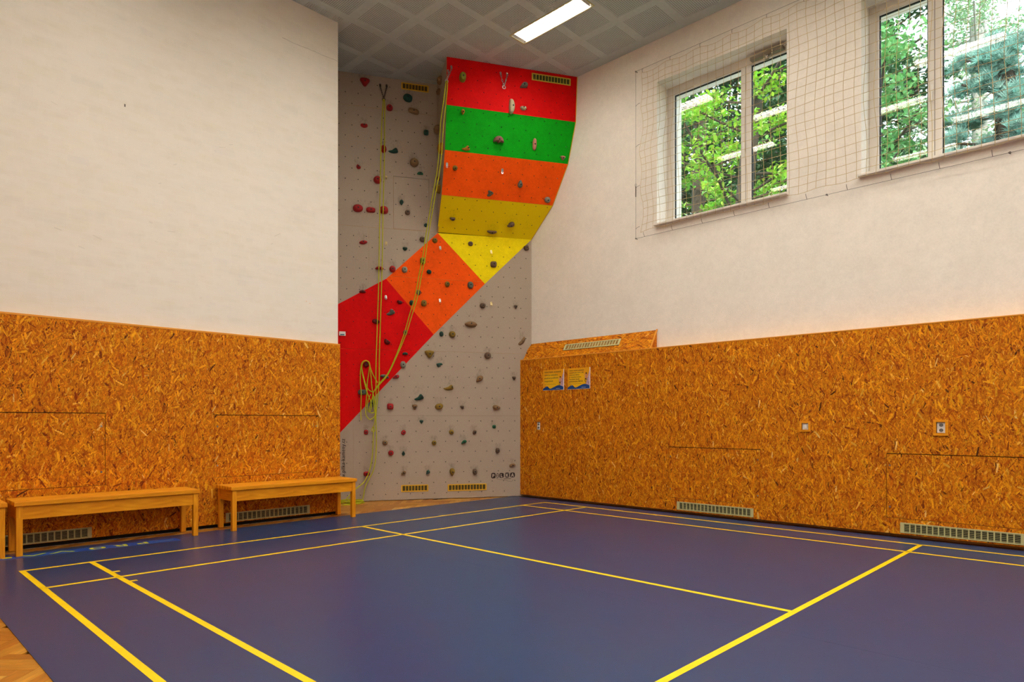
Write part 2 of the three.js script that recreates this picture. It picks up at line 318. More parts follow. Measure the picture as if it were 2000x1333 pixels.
{
  const place = (m) => m.position.set(0, 0, OL - 0.018);
  const hs = [[-0.4, 0.857, 0.53, 1.236], [1.894, 3.147, 0.54, 1.228]], vs = [[-0.27, 0.726, 0.045, 0.125], [2.03, 3.01, 0.052, 0.132]];
  const cut = (i) => [rect(...hs[i]), rect(...vs[i])];
  osbBoard(wainL, rect(XW, 1.05, 0.03, HL), cut(0), M.osb, place, 0.4); osbBoard(wainL, rect(1.0512, 3.44, 0.03, HL), cut(1), M.osb, place, 1.7);
  hs.forEach((h, i) => hatchPanel(wainL, ...h, M.osb, place, 0.9 + i * 0.77, [[h[0] + 0.035, h[2] + 0.13], [h[0] + 0.035, h[3] - 0.13], [h[1] - 0.035, h[2] + 0.13], [h[1] - 0.035, h[3] - 0.13]]));
  part('top_trim', rbx(XW, 3.44, HL, HL + 0.02, ZL, OL + 0.003, 0.003), M.trim, wainL);
  part('plinth', bx(XW, 3.43, -0.01, 0.04, ZL, ZL + 0.006), M.black, wainL);
  part('end_board', uvm(bx(3.4225, 3.44, 0.03, HL, ZL, OL - 0.0185)), M.osb, wainL);
  vs.forEach((v, i) => {
    const t = thing('wall_grille', i ? 'cream slotted heating grille behind the bench nearest the climbing wall' : 'cream slotted heating grille behind the middle bench', 'vent');
    t.position.set((v[0] + v[1]) / 2, (v[2] + v[3]) / 2, OL); grille(t, v[1] - v[0] + 0.026, 0.102, 18, 6, M.cream, M.paleMesh, 0.011, 0.035);
  });
}

// right wall with the windows
const wr = structure('wall_right', 'white plastered window wall with orange strand board wainscot', 'wall');
const WY0 = 3.725, WY1 = 5.63, WW = 1.70, WZ = [1.554, 4.034, 6.514, 8.994, 11.474];
{
  const s = polyShape(rect(-ZR - 0.3, 3.3, -0.1, YC + 0.1));                  // shape axes: -z, y
  for (const z of WZ) hole(s, rect(-z - WW, -z, WY0, WY1));
  const m = part('plaster', uvm(new THREE.ExtrudeGeometry(s, { depth: XO - XR, bevelEnabled: false })), M.plaster, wr); m.rotation.y = Math.PI / 2; m.position.x = XR;
}
const OR = 6.41, HR = 2.098;
const wainR = structure('trim_2', 'orange strand board wainscot with a sloping cover below the windows', 'wainscot');
{
  const place = (m) => { m.rotation.y = -Math.PI / 2; m.position.set(OR + 0.018, 0, 0); };      // shape axes: z, y; faces -x
  const hs = [[1.819, 3.016, 0.19, 0.834], [4.313, 5.51, 0.185, 0.833]], vs = [[1.963, 2.918, 0.055, 0.138], [4.457, 5.412, 0.055, 0.138]];
  const sock = [[-0.437, -0.367, 1.03, 1.15], [3.478, 3.556, 1.06, 1.138], [4.744, 4.824, 1.037, 1.148]];
  osbBoard(wainR, rect(-0.779, 1.2, 0.03, HR), [rect(...sock[0])], M.osb2, place, 0.2);
  osbBoard(wainR, rect(1.2012, 3.7, 0.03, HR), [rect(...hs[0]), rect(...vs[0]), rect(...sock[1])], M.osb2, place, 1.1);
  osbBoard(wainR, rect(3.7012, 6.2, 0.03, HR), [rect(...hs[1]), rect(...vs[1]), rect(...sock[2])], M.osb2, place, 2.3);
  osbBoard(wainR, rect(6.2012, 10.5, 0.03, HR), [], M.osb2, place, 3.1); osbBoard(wainR, rect(10.5012, ZR, 0.03, HR), [], M.osb2, place, 4.3);
  hs.forEach((h, i) => hatchPanel(wainR, ...h, M.osb2, place, 0.55 + i * 0.93, [[h[0] + 0.031, h[2] + 0.11], [h[0] + 0.031, h[3] - 0.122], [h[1] - 0.031, h[2] + 0.11], [h[1] - 0.031, h[3] - 0.122]]));
  part('top_ledge', rbx(OR - 0.003, XR, HR, HR + 0.014, -0.779, ZR, 0.003), M.trim, wainR);
  // sloping cover over the corner heater
  const n = 0.3053, ang = Math.atan2(0.16, 0.26);
  const cg = bx(-0.72, 1.555, 0, n, -0.016, 0); uvm(cg, 0.3, 0.1, true);
  const cover = part('sloping_cover', cg, M.osb2, wainR); cover.rotation.set(0, -Math.PI / 2, 0); cover.position.set(OR + 0.006, HR + 0.014, 0);
  cover.rotation.order = 'YXZ'; cover.rotation.set(-ang, -Math.PI / 2, 0);
  const cheek = part('cover_cheek', slab(polyShape([[0, 0], [0.148, 0], [0.148, 0.245]]), 0.016), M.osb2, wainR); cheek.position.set(OR + 0.012, HR + 0.014, 1.537);
  part('cover_edge', uvm((() => { const q = new THREE.BoxGeometry(0.012, n, 0.018); q.rotateZ(-ang); q.translate(OR + 0.004 + 0.08, HR + 0.014 + 0.13, 1.556); return q; })()), M.trim, wainR);
  const cv = thing('wall_grille', 'cream slotted grille in the sloping cover above the wainscot', 'vent');
  cv.rotation.order = 'YXZ'; cv.rotation.set(-ang, -Math.PI / 2, 0); cv.position.set(OR + 0.086 - 0.004, HR + 0.014 + 0.131, 0.532); grille(cv, 0.985, 0.105, 19, 4, M.cream, M.paleMesh, 0.014, 0.03);
  vs.forEach((v, i) => {
    const t = thing('wall_grille', i ? 'cream slotted heating grille below the wainscot hatch beside the double socket' : 'cream slotted heating grille below the hatch nearer the climbing wall', 'vent');
    t.rotation.y = -Math.PI / 2; t.position.set(OR, 0.0965, (v[0] + v[1]) / 2); grille(t, v[1] - v[0] + 0.035, 0.102, 19, 5, M.cream, M.paleMesh, 0.011, 0.035);
  });
  // sockets and switch, set back in wooden frames
  const setIn = (i, label, name, frame) => {
    const [z0, z1, y0, y1] = sock[i], t = thing(name, label, 'socket'); t.rotation.y = -Math.PI / 2; t.position.set(OR, (y0 + y1) / 2, (z0 + z1) / 2);
    const w = z1 - z0, h = y1 - y0;
    if (frame) { const f = polyShape(rect(-w / 2 - frame, w / 2 + frame, -h / 2 - frame, h / 2 + frame)); hole(f, rect(-w / 2 + 0.003, w / 2 - 0.003, -h / 2 + 0.003, h / 2 - 0.003)); part('wooden_frame', slab(f, 0.012), M.pine, t); }
    part('box', bx(-w / 2 + 0.002, w / 2 - 0.002, -h / 2 + 0.002, h / 2 - 0.002, -0.03, -0.026), M.dark, t);
    return [t, w, h];
  };
  const outlet = (t, x, y) => { const g = new THREE.CylinderGeometry(0.017, 0.017, 0.004, 20); g.rotateX(Math.PI / 2); const m = part('outlet', g, flat(120, 118, 112, 0.5), t); m.position.set(x, y, -0.002); const hg = new THREE.CylinderGeometry(0.003, 0.003, 0.005, 8); hg.rotateX(Math.PI / 2); for (const s of [-1, 1]) part('socket_hole', hg, M.black, m).position.set(s * 0.008, 0, 0.0005); };
  { const [t, w, h] = setIn(0, 'small white double socket in the wainscot beside the climbing wall', 'power_socket', 0); part('plate', rbx(-w / 2 + 0.008, w / 2 - 0.004, -h / 2 + 0.006, h / 2 - 0.012, -0.026, -0.003, 0.003), M.plastic, t); outlet(t, 0.002, 0.022); outlet(t, 0.002, -0.026); }
  { const [t, w, h] = setIn(1, 'square white switch set in a small wooden frame in the wainscot', 'light_switch', 0.019); part('plate', rbx(-w / 2 + 0.006, w / 2 - 0.002, -h / 2 + 0.003, h / 2 - 0.004, -0.026, -0.004, 0.003), M.plastic, t); part('rocker', rbx(-0.018, 0.022, -0.024, 0.024, -0.006, 0.001, 0.002), M.white, t); }
  { const [t, w, h] = setIn(2, 'white double socket in a wooden frame above the wainscot hatch', 'power_socket', 0.022); part('plate', rbx(-w / 2 + 0.006, w / 2 - 0.002, -h / 2 + 0.004, h / 2 - 0.004, -0.026, -0.003, 0.003), M.plastic, t); outlet(t, 0.002, 0.025); outlet(t, 0.002, -0.025); }
}

// windows: frame, mullion, two panes with dark gaskets, sill, opener
function makeWindow(i) {
  const z = WZ[i], w = structure(`window_${i + 1}`, i === 0 ? 'two pane white window nearest the climbing wall, green leaves outside' : i === 1 ? 'two pane white window with pine and sky outside' : 'two pane white window further along the hall', 'window');
  const F0 = 6.84, F1 = 6.91, wide = i % 2 === 0, m0 = wide ? z + 1.029 : z + 0.55, m1 = m0 + 0.125, j = 0.094;
  const fy0 = WY0 + 0.12, fy1 = WY1 - 0.105;
  part('frame', merge([rbx(F0, F1, WY0, WY1, z, z + j, 0.006), rbx(F0, F1, WY0, WY1, z + WW - j, z + WW, 0.006), rbx(F0, F1, WY0, fy0, z + j, z + WW - j, 0.006), rbx(F0, F1, fy1, WY1, z + j, z + WW - j, 0.006)]), M.whitePaint, w);
  part('mullion', rbx(F0 - 0.004, F1, fy0 - 0.003, fy1 + 0.003, m0, m1, 0.008), M.whitePaint, w);
  part('sash_joint', bx(F0 - 0.006, F0 - 0.003, fy0, fy1, (m0 + m1) / 2 - 0.002, (m0 + m1) / 2 + 0.002), M.gasket, w);
  for (const [a, b] of [[z + j, m0], [m1, z + WW - j]]) {
    const gs = polyShape(rect(a, b, fy0, fy1)); hole(gs, rect(a + 0.011, b - 0.011, fy0 + 0.011, fy1 - 0.011));
    const gk = part('gasket', slab(gs, 0.02), M.gasket, w); gk.rotation.y = -Math.PI / 2; gk.position.x = 6.889;
    part('pane', bx(6.872, 6.876, fy0 + 0.006, fy1 - 0.006, a + 0.006, b - 0.006), M.glass, w);
  }
  part('sill', rbx(6.505, F0, WY0, WY0 + 0.028, z - 0.02, z + WW + 0.02, 0.006), M.whitePaint, w);
  part('outer_sill', bx(F1, XO + 0.06, WY0, WY0 + 0.012, z, z + WW), flat(150, 152, 150, 0.5, 0.4), w);
  // handle and scissor opener under the head
  part('handle', merge([rbx(F0 - 0.012, F0, 4.52, 4.6, m0 + 0.03, m0 + 0.05, 0.003), rbx(F0 - 0.03, F0 - 0.012, 4.42, 4.56, m0 + 0.034, m0 + 0.048, 0.003)]), M.white, w);
  part('opener', merge([rbx(F0 - 0.07, F0, WY1 - 0.09, WY1 - 0.05, m1 + 0.02, m1 + 0.42, 0.006), rbx(F0 - 0.06, F0 - 0.02, WY1 - 0.14, WY1 - 0.09, m1 + 0.2, m1 + 0.24, 0.004), rod(V(F0 - 0.04, WY1 - 0.11, m1 + 0.22), V(F0 - 0.05, WY1 - 0.05, m1 + 0.48), 0.006)]), flat(146, 136, 120, 0.5, 0.3), w);
}
WZ.forEach((_, i) => makeWindow(i));

// the two walls behind the camera and the wall behind the climbing panels
{
  const a = structure('wall_west', 'white wall with strand board wainscot on the camera side of the hall', 'wall');
  part('plaster', bx(XW - 0.3, XW, -0.1, YC + 0.1, ZL, ZR), M.plaster, a);
  part('strand_board', uvm(bx(XW, XW + 0.02, 0.03, 2.1, OL + 0.02, ZR)), M.osb, a);
  const b = structure('wall_rear', 'white end wall with strand board wainscot of the hall', 'wall');
  part('plaster', bx(XW - 0.3, XO, -0.1, YC + 0.1, ZR, ZR + 0.3), M.plaster, b);
  part('strand_board', uvm(bx(XW + 0.02, OR, 0.03, 2.1, ZR - 0.02, ZR)), M.osb2, b);
  const c = structure('wall_corner', 'plastered wall behind the climbing panels', 'wall');
  c.position.copy(CWO); c.quaternion.copy(CWQ);
  part('plaster', bx(-4.2, 0.3, -0.1, YC + 0.1, -0.5, -0.08), M.plaster, c);
}

// panel (w = flat wall, s = side of the overhang, 0-3 = overhang strips), place along it, height, width, height of the hold, colour, form, turn, label
const HOLDS = [
  ['w', -2.536, 6.071, 0.153, 0.126, 'red', 'tri', 0, 'red inverted triangle hold below the ceiling left of the chain anchor'],
  ['w', -1.916, 5.928, 0.136, 0.11, 'teal', 'oval', -15, 'big dark green oval hold under the topmost yellow vent'],
  ['w', -2.182, 5.749, 0.091, 0.092, 'red', 'round', 0, 'round red hold just right of the chain anchor rope top'],
  ['w', -1.832, 5.746, 0.159, 0.078, 'tan', 'rect', -12, 'long tan hold below the big dark green oval'],
  ['w', -2.546, 5.438, 0.106, 0.076, 'red', 'bowl', 0, 'small red domed hold below the red triangle'],
  ['w', -1.645, 5.452, 0.071, 0.078, 'teal', 'square', 0, 'small dark green hold on grey beside the overhang side panel'],
  ['w', -2.268, 5.136, 0.082, 0.109, 'red', 'round', 0, 'red round hold behind the ropes beside the green hook hold'],
  ['w', -2.117, 5.131, 0.17, 0.088, 'teal', 'comma', 0, 'dark green hook hold on the upper grey panel'],
  ['w', -1.823, 4.985, 0.128, 0.124, 'tan', 'round', 0, 'big round tan hold above the grey hatch'],
  ['w', -2.629, 4.833, 0.068, 0.078, 'red', 'bowl', -40, 'small red half hold left of the ropes on upper grey'],
  ['w', -1.734, 4.837, 0.093, 0.067, 'green', 'dome', 0, 'green half dome hold on the top edge of the grey hatch'],
  ['w', -2.356, 4.676, 0.111, 0.109, 'red', 'round', 0, 'dark red round hold just left of the ropes beside the brass hanger'],
  ['w', -2.631, 4.237, 0.139, 0.108, 'red', 'oval', 0, 'large red oval hold, first of the row of three red'],
  ['w', -2.45, 4.229, 0.128, 0.074, 'red', 'rect', 0, 'red bar shaped hold, middle of the row of three red'],
  ['w', -2.266, 4.244, 0.129, 0.114, 'red', 'oval', 0, 'red oval hold behind the rope, last of the row of three red'],
  ['w', -2.008, 4.379, 0.07, 0.079, 'teal', 'tear', 0, 'small green drop hold on the grey hatch'],
  ['w', -1.92, 4.239, 0.079, 0.075, 'brown', 'round', 0, 'small brown round hold on the grey hatch'],
  ['w', -1.65, 4.074, 0.054, 0.053, 'teal', 'round', 0, 'tiny green round hold at the lower right corner of the hatch'],
  ['w', -1.699, 3.861, 0.085, 0.08, 'brown', 'oval', 0, 'brown oval hold on grey beside the orange diamond top'],
  ['w', -2.557, 3.749, 0.127, 0.065, 'red', 'lens', 10, 'red lens shaped hold left of the ropes below the panel seam'],
  ['s', 0.33, 6.087, 0.276, 0.104, 'tan', 'oval', 0, 'topmost tan hold on the narrow grey side of the overhang'],
  ['s', 0.215, 5.978, 0.206, 0.079, 'tan', 'oval', 0, 'second tan hold from the top on the overhang side'],
  ['s', 0.124, 5.464, 0.183, 0.137, 'tan', 'oval', 0, 'long tan hold on the overhang side by the green band'],
  ['s', 0.466, 5.049, 0.244, 0.162, 'amber', 'oval', 0, 'long amber hold on the overhang side above the orange band'],
  ['s', 0.228, 4.709, 0.179, 0.066, 'tan', 'oval', 0, 'small tan hold on the overhang side by the orange band'],
  ['s', 0.241, 4.55, 0.23, 0.131, 'olive', 'oval', 0, 'olive hold on the overhang side below the orange band'],
  ['0', -1.259, 5.928, 0.089, 0.122, 'lime', 'cyl', 0, 'yellow green cylinder hold on the red overhang panel'],
  ['0', -0.37, 5.949, 0.129, 0.101, 'grey', 'leaf', 15, 'grey green leaf shaped hold below the red panel vent'],
  ['0', -0.535, 5.627, 0.122, 0.22, 'pale', 'halfr', 0, 'tall beige half disc hold at the bottom of the red panel'],
  ['0', -0.371, 5.624, 0.094, 0.076, 'pale', 'bowl', 0, 'small pale hold beside the tall beige half disc'],
  ['1', -1.245, 5.47, 0.063, 0.073, 'amber', 'tear', 0, 'small amber drop hold on the green overhang panel'],
  ['1', -0.714, 5.174, 0.165, 0.115, 'mauve', 'horn', 0, 'mauve three pronged hold on the green panel'],
  ['1', -0.175, 5.173, 0.057, 0.162, 'pink', 'pill', 0, 'upright pink hold on the green panel'],
  ['1', -1.172, 5.016, 0.133, 0.079, 'amber', 'comma', 0, 'amber hook hold at the lower edge of the green panel'],
  ['1', 0.272, 5.033, 0.079, 0.07, 'pink', 'tri', 0, 'small pink triangle hold at the lower right of the green panel'],
  ['2', -1.316, 4.761, 0.069, 0.068, 'olive', 'round', 0, 'olive round hold on the orange overhang panel'],
  ['2', -0.334, 4.651, 0.091, 0.114, 'grey', 'tear', 180, 'grey upright drop hold on the orange overhang panel'],
  ['2', -0.776, 4.5, 0.101, 0.104, 'grey', 'comma', 25, 'grey hook hold at the lower edge of the orange overhang panel'],
  ['2', 0.117, 4.485, 0.089, 0.085, 'palegrey', 'round', 0, 'pale grey round hold at the right corner of the orange overhang panel'],
  ['3', -1.275, 4.158, 0.078, 0.074, 'brown', 'bowl', 0, 'brown round hold on the left of the overhanging yellow panel'],
  ['3', -0.38, 4.152, 0.121, 0.1, 'brown', 'leaf', 15, 'brown leaf hold on the right of the overhanging yellow panel'],
  ['3', -0.65, 4.042, 0.151, 0.077, 'brown', 'bowl', 0, 'brown half moon hold on the crease between the yellow panels'],
  ['w', -0.971, 3.85, 0.076, 0.068, 'brown', 'round', 0, 'brown round hold on the left of the yellow triangle'],
  ['w', -0.612, 3.561, 0.097, 0.094, 'brown', 'square', 0, 'brown square hold in the middle of the yellow triangle'],
  ['w', -0.086, 3.852, 0.08, 0.076, 'brown', 'square', 20, 'brown hold at the right corner of the yellow triangle'],
  ['w', -1.515, 3.859, 0.076, 0.076, 'olive', 'round', 0, 'olive round hold at the top corner of the orange diamond'],
  ['w', -1.958, 3.698, 0.072, 0.072, 'teal', 'bowl', 0, 'green hold on grey above the orange diamond edge'],
  ['w', -2.327, 3.394, 0.121, 0.073, 'red', 'dome', 0, 'red dome hold behind the ropes above the red band'],
  ['w', -2.139, 3.391, 0.09, 0.098, 'red', 'round', 0, 'round red hold on the upper edge of the orange diamond'],
  ['w', -1.963, 3.393, 0.085, 0.09, 'palegrey', 'round', 0, 'pale grey round hold on the upper edge of the orange diamond'],
  ['w', -1.695, 3.542, 0.08, 0.096, 'lime', 'square', 0, 'yellow green hold behind the slanting rope on orange'],
  ['w', -1.602, 3.384, 0.07, 0.063, 'teal', 'oval', -20, 'dark green oval hold in the orange diamond'],
  ['w', -1.327, 3.216, 0.074, 0.084, 'olive', 'oval', 0, 'olive oval hold right of centre in the orange diamond'],
  ['w', -0.973, 3.222, 0.09, 0.105, 'grey', 'oval', 0, 'grey oval hold at the right corner of the orange diamond'],
  ['w', -1.758, 3.069, 0.069, 0.079, 'brown', 'round', 0, 'grey brown round hold touching the slanting rope on orange'],
  ['w', -1.68, 2.914, 0.083, 0.096, 'olive', 'oval', 0, 'olive oval hold low in the orange diamond'],
  ['w', -1.86, 2.91, 0.066, 0.076, 'teal', 'oval', 0, 'dark green hold on the border of red and orange'],
  ['w', -2.568, 3.041, 0.098, 0.061, 'darkred', 'dome', 0, 'dark red dome hold on the upper edge of the red band'],
  ['w', -2.037, 2.906, 0.084, 0.075, 'darkred', 'bowl', -15, 'dark red bowl hold beside the silver hanger on red'],
  ['w', -2.161, 2.76, 0.148, 0.098, 'grey', 'comma', 15, 'grey hook hold on the red band'],
  ['w', -2.379, 2.613, 0.108, 0.071, 'darkred', 'oval', -8, 'dark red oval hold behind the ropes on the red band'],
  ['w', -2.222, 2.317, 0.103, 0.101, 'darkred', 'bowl', -35, 'dark red half hold in the middle of the red band'],
  ['w', -1.952, 2.467, 0.062, 0.076, 'grey', 'oval', 0, 'grey hold behind the slanting rope on red'],
  ['w', -1.955, 2.158, 0.082, 0.062, 'teal', 'dome', 0, 'dark green dome hold low on the red band'],
  ['w', -1.986, 1.993, 0.081, 0.102, 'palegrey', 'oval', 0, 'pale grey oval hold on the lower edge of the red band'],
  ['w', -2.517, 1.984, 0.079, 0.081, 'darkred', 'round', 0, 'dark red peg hold carrying the coiled rope'],
  ['w', -1.417, 2.466, 0.059, 0.075, 'teal', 'oval', 0, 'green oval hold on grey under the orange diamond'],
  ['w', -1.251, 2.467, 0.099, 0.097, 'olive', 'round', 0, 'olive yellow disc hold on grey under the orange diamond'],
  ['w', -1.596, 2.157, 0.153, 0.126, 'olive', 'tri', 0, 'olive yellow inverted triangle hold'],
  ['w', -1.45, 1.998, 0.109, 0.075, 'teal', 'comma', 180, 'green beak hold below the olive triangle'],
  ['w', -0.784, 2.922, 0.087, 0.081, 'brown', 'round', 0, 'brown round hold beside the hanger on the lower grey'],
  ['w', -0.966, 2.626, 0.204, 0.11, 'tan', 'lens', 0, 'wide tan eye shaped hold on the lower grey'],
  ['w', -0.257, 2.927, 0.061, 0.062, 'brown', 'tri', 0, 'small brown triangle hold high on the right of lower grey'],
  ['w', -0.163, 2.409, 0.119, 0.131, 'tan', 'crescent', 0, 'tan banana shaped hold beside the sloping wood cover'],
  ['w', -0.704, 2.164, 0.102, 0.102, 'brown', 'round', 0, 'brown disc hold below the tan eye hold'],
  ['w', -2.253, 1.819, 0.129, 0.073, 'grey', 'dome', -12, 'grey half moon hold where the slanting rope meets the coil'],
  ['w', -2.091, 1.813, 0.104, 0.073, 'red', 'leaf', 10, 'red beak hold on the lower edge of the red band'],
  ['w', -2.569, 1.58, 0.126, 0.078, 'grey', 'rect', 0, 'grey bar hold behind the coiled rope'],
  ['w', -2.434, 1.417, 0.068, 0.121, 'grey', 'oval', -15, 'upright grey hold inside the rope coil'],
  ['w', -2.172, 1.375, 0.093, 0.091, 'red', 'square', 0, 'red rounded square hold right of the coiled rope'],
  ['w', -1.815, 1.369, 0.081, 0.085, 'tan', 'tri', 0, 'tan triangle hold under the green hook'],
  ['w', -1.741, 1.516, 0.17, 0.097, 'teal', 'comma', 10, 'large green hook hold on the lower grey'],
  ['w', -1.715, 1.149, 0.064, 0.057, 'teal', 'tri', 0, 'small green triangle hold just under the panel seam'],
  ['w', -2.518, 1.002, 0.059, 0.066, 'red', 'square', 0, 'small red hold left of the rope knot'],
  ['w', -1.98, 0.994, 0.066, 0.074, 'red', 'oval', -30, 'small red oval hold below the panel seam'],
  ['w', -2.248, 0.847, 0.079, 0.066, 'tan', 'round', 0, 'tan round hold right of the rope knot'],
  ['w', -1.526, 0.838, 0.068, 0.068, 'olive', 'round', 0, 'olive round hold in the row above the green leaf holds'],
  ['w', -2.162, 0.695, 0.079, 0.077, 'red', 'round', 0, 'round red hold with green drop beside it'],
  ['w', -1.98, 0.687, 0.056, 0.067, 'teal', 'tear', 180, 'small green drop hold beside the round red one'],
  ['w', -2.51, 0.397, 0.091, 0.066, 'red', 'rect', 0, 'lowest red hold, next to the hanging rope'],
  ['w', -1.98, 0.4, 0.08, 0.061, 'tan', 'leaf', 15, 'small tan leaf hold above the left yellow floor vent'],
  ['w', -1.621, 0.399, 0.071, 0.071, 'teal', 'leaf', 30, 'green leaf hold between the two lower yellow vents'],
  ['w', -1.451, 1.38, 0.118, 0.089, 'olive', 'oval', 12, 'olive oval ring hold above the panel seam'],
  ['w', -0.839, 1.804, 0.134, 0.105, 'tan', 'leaf', 30, 'tan leaf hold on the lower grey beside the wood wall'],
  ['w', -1.294, 1.667, 0.185, 0.089, 'olive', 'comma', 0, 'olive yellow hook hold on the lower grey'],
  ['w', -1.099, 1.37, 0.059, 0.058, 'brown', 'tri', 0, 'tiny brown triangle hold just above the panel seam'],
  ['w', -0.564, 1.371, 0.124, 0.095, 'tan', 'leaf', 160, 'large tan hold just above the panel seam'],
  ['w', -0.285, 1.824, 0.065, 0.063, 'brown', 'tri', 0, 'small brown triangle hold next to the wood wall'],
  ['w', -0.602, 1.076, 0.053, 0.051, 'green', 'square', 0, 'small green square hold'],
  ['w', -1.265, 0.997, 0.069, 0.072, 'olive', 'round', 0, 'olive round hold above the small green leaf hold'],
  ['w', -0.908, 0.995, 0.052, 0.069, 'brown', 'oval', -20, 'small brown oval hold below the panel seam'],
  ['w', -1.076, 0.847, 0.092, 0.065, 'green', 'leaf', 15, 'small green leaf hold on the lower grey'],
  ['w', -0.546, 0.711, 0.068, 0.08, 'brown', 'oval', 0, 'brown oval hold above the printed logo'],
  ['w', -0.314, 0.486, 0.099, 0.062, 'tan', 'dome', 15, 'tan half moon hold just above the printed logo'],
  ['w', -1.253, 0.397, 0.1, 0.118, 'olive', 'tear', 0, 'olive horned drop hold above the right yellow floor vent'],
  ['w', -0.904, 0.395, 0.07, 0.09, 'brown', 'oval', 10, 'brown oval hold right of the olive drop'],
];
// ------------------------------------------------------------------ climbing wall
const PROFILE = [[6.188, 0.792], [5.536, 0.768], [4.962, 0.642], [4.417, 0.382], [3.985, 0]];     // (height, distance from the wall) of the overhang's creases
const SL = -1.478, SR = (pr) => pr * Math.tan(TH);                                                       // its left edge; its right edge lies on the window wall
const climb = thing('climbing_wall', 'indoor climbing wall of painted panels with coloured overhang in the corner', 'climbing wall');
climb.position.copy(CWO); climb.quaternion.copy(CWQ);
function clip(poly, nx, ny, c) {            // keep nx*x + ny*y <= c
  const out = [];
  for (let i = 0; i < poly.length; i++) {
    const a = poly[i], b = poly[(i + 1) % poly.length], da = nx * a[0] + ny * a[1] - c, db = nx * b[0] + ny * b[1] - c;
    if (da <= 0) out.push(a);
    if (da * db < 0) { const t = da / (da - db); out.push([a[0] + (b[0] - a[0]) * t, a[1] + (b[1] - a[1]) * t]); }
  }
  return out;
}
function inside(poly, x, y, m) {            // inside a counter-clockwise convex polygon by a margin
  for (let i = 0; i < poly.length; i++) { const a = poly[i], b = poly[(i + 1) % poly.length], ex = b[0] - a[0], ey = b[1] - a[1]; if ((ex * (y - a[1]) - ey * (x - a[0])) / Math.hypot(ex, ey) < m) return false; }
  return true;
}
const ccw = (p) => { let a = 0; p.forEach((q, i) => { const r = p[(i + 1) % p.length]; a += q[0] * r[1] - r[0] * q[1]; }); return a < 0 ? [...p].reverse() : p; };
function climbPanel(poly, paint, holes, cuts = [], name = 'panel') {
  poly = ccw(poly);
  const s = polyShape(poly);
  for (const [x, y] of holes) if (inside(poly, x, y, 0.018) && !cuts.some((c) => x > c[0][0] - 0.02 && x < c[1][0] + 0.02 && y > c[0][1] - 0.02 && y < c[2][1] + 0.02)) hole(s, ngon(x, y, 0.0068, 7));
  cuts.forEach((c) => hole(s, c));
  const g = uvm(new THREE.ExtrudeGeometry(s, { depth: 0.018, bevelEnabled: false })); g.translate(0, 0, -0.018);
  // the walls of the bolt holes are dark, the panel's own edges plywood
  const ps = g.attributes.position, caps = g.groups.find((q) => q.materialIndex === 0), sides = g.groups.find((q) => q.materialIndex === 1), edge = [], bore = [], all = [];
  const rim = (x, y) => { let d = 1; poly.forEach((a, i) => { const b = poly[(i + 1) % poly.length], ex = b[0] - a[0], ey = b[1] - a[1]; d = Math.min(d, Math.abs(ex * (y - a[1]) - ey * (x - a[0])) / Math.hypot(ex, ey)); }); return d; };
  for (let i = sides.start; i < sides.start + sides.count; i += 3) (rim(ps.getX(i), ps.getY(i)) < 0.002 ? edge : bore).push(i, i + 1, i + 2);
  for (let i = caps.start; i < caps.start + caps.count; i++) all.push(i);
  g.setIndex([...all, ...edge, ...bore]); g.clearGroups(); g.addGroup(0, all.length, 0); g.addGroup(all.length, edge.length, 1); g.addGroup(all.length + edge.length, bore.length, 2);
  return part(name, g, [PAINT[paint], M.plyEdge, M.black], climb);
}
const tNuts = [];
// rubber and chalk marks above the holds of the flat wall, drawn dab by dab (texture spans 6.2 m, u = along the wall, v = height)
function smudged(base, marks, span, seed) {
  return canvasTex(2048, 2048, (g, S) => {
    const r = rng(seed), px = S / span;
    g.fillStyle = `rgb(${base})`; g.fillRect(0, 0, S, S);
    for (let i = 0; i < 60000; i++) { const d = r() < 0.55; g.fillStyle = `rgba(${d ? base.map((v) => v * 0.68 | 0) : base.map((v) => Math.min(255, v * 1.2) | 0)},${0.1 + 0.25 * r()})`; const w = 0.8 + 1.6 * r(); g.fillRect(r() * S, r() * S, w, w); }
    for (let i = 0; i < 260; i++) { g.strokeStyle = `rgba(${base.map((v) => v * 0.55 | 0)},${0.1 + 0.25 * r()})`; g.lineWidth = 0.7 + 0.8 * r(); const x = r() * S, y = r() * S, a = r() * 6.3, l = 4 + 22 * r() * r(); g.beginPath(); g.moveTo(x, y); g.lineTo(x + l * Math.cos(a), y + l * Math.sin(a)); g.stroke(); }
    for (const [s, y, w, n] of marks) for (let i = 0; i < n; i++) {
      const X = (((s + (r() + r() - 1) * w * 0.75) % span + span) % span) * px, Y = S - (y + (r() - 0.28) * w * 1.15) * px, q = 1 + 4 * r() * r();
      g.fillStyle = `rgba(${base.map((v) => v * 0.4 | 0)},${0.025 + 0.05 * r()})`; g.beginPath(); g.ellipse(X, Y, q, q * (1 + 2 * r()), (r() - 0.5), 0, 7); g.fill();
    }
  }, span);
}
for (let j = 0; j < 7; j++) for (let k = -8; k < 16; k++) tNuts.push([-2.251 + 0.18 * k + (j % 2 ? 0.096 : 0), 0.246 + 0.153 * j]);
for (let j = 0; j < 17; j++) for (let k = -8; k < 16; k++) tNuts.push([-2.251 + 0.18 * k + (j % 2 ? 0 : 0.096), 1.357 + 0.1553 * j]);
for (let j = -9; j < 4; j++) for (let k = -6; k < 8; k++) tNuts.push([-2.631 + 0.18 * k + (j % 2 ? 0.093 : 0), 5.59 + 0.1555 * j]);
tNuts.push(...Array.from({ length: 14 }, (_, k) => [-2.777 + 0.18 * k, 0.088]));
PAINT.grey.map = smudged([175, 160, 143], HOLDS.filter((h) => h[0] === 'w').map(([, s, y, w, h]) => [s, y + h * 0.4, Math.max(0.09, w), 85]), 6.2, 501);
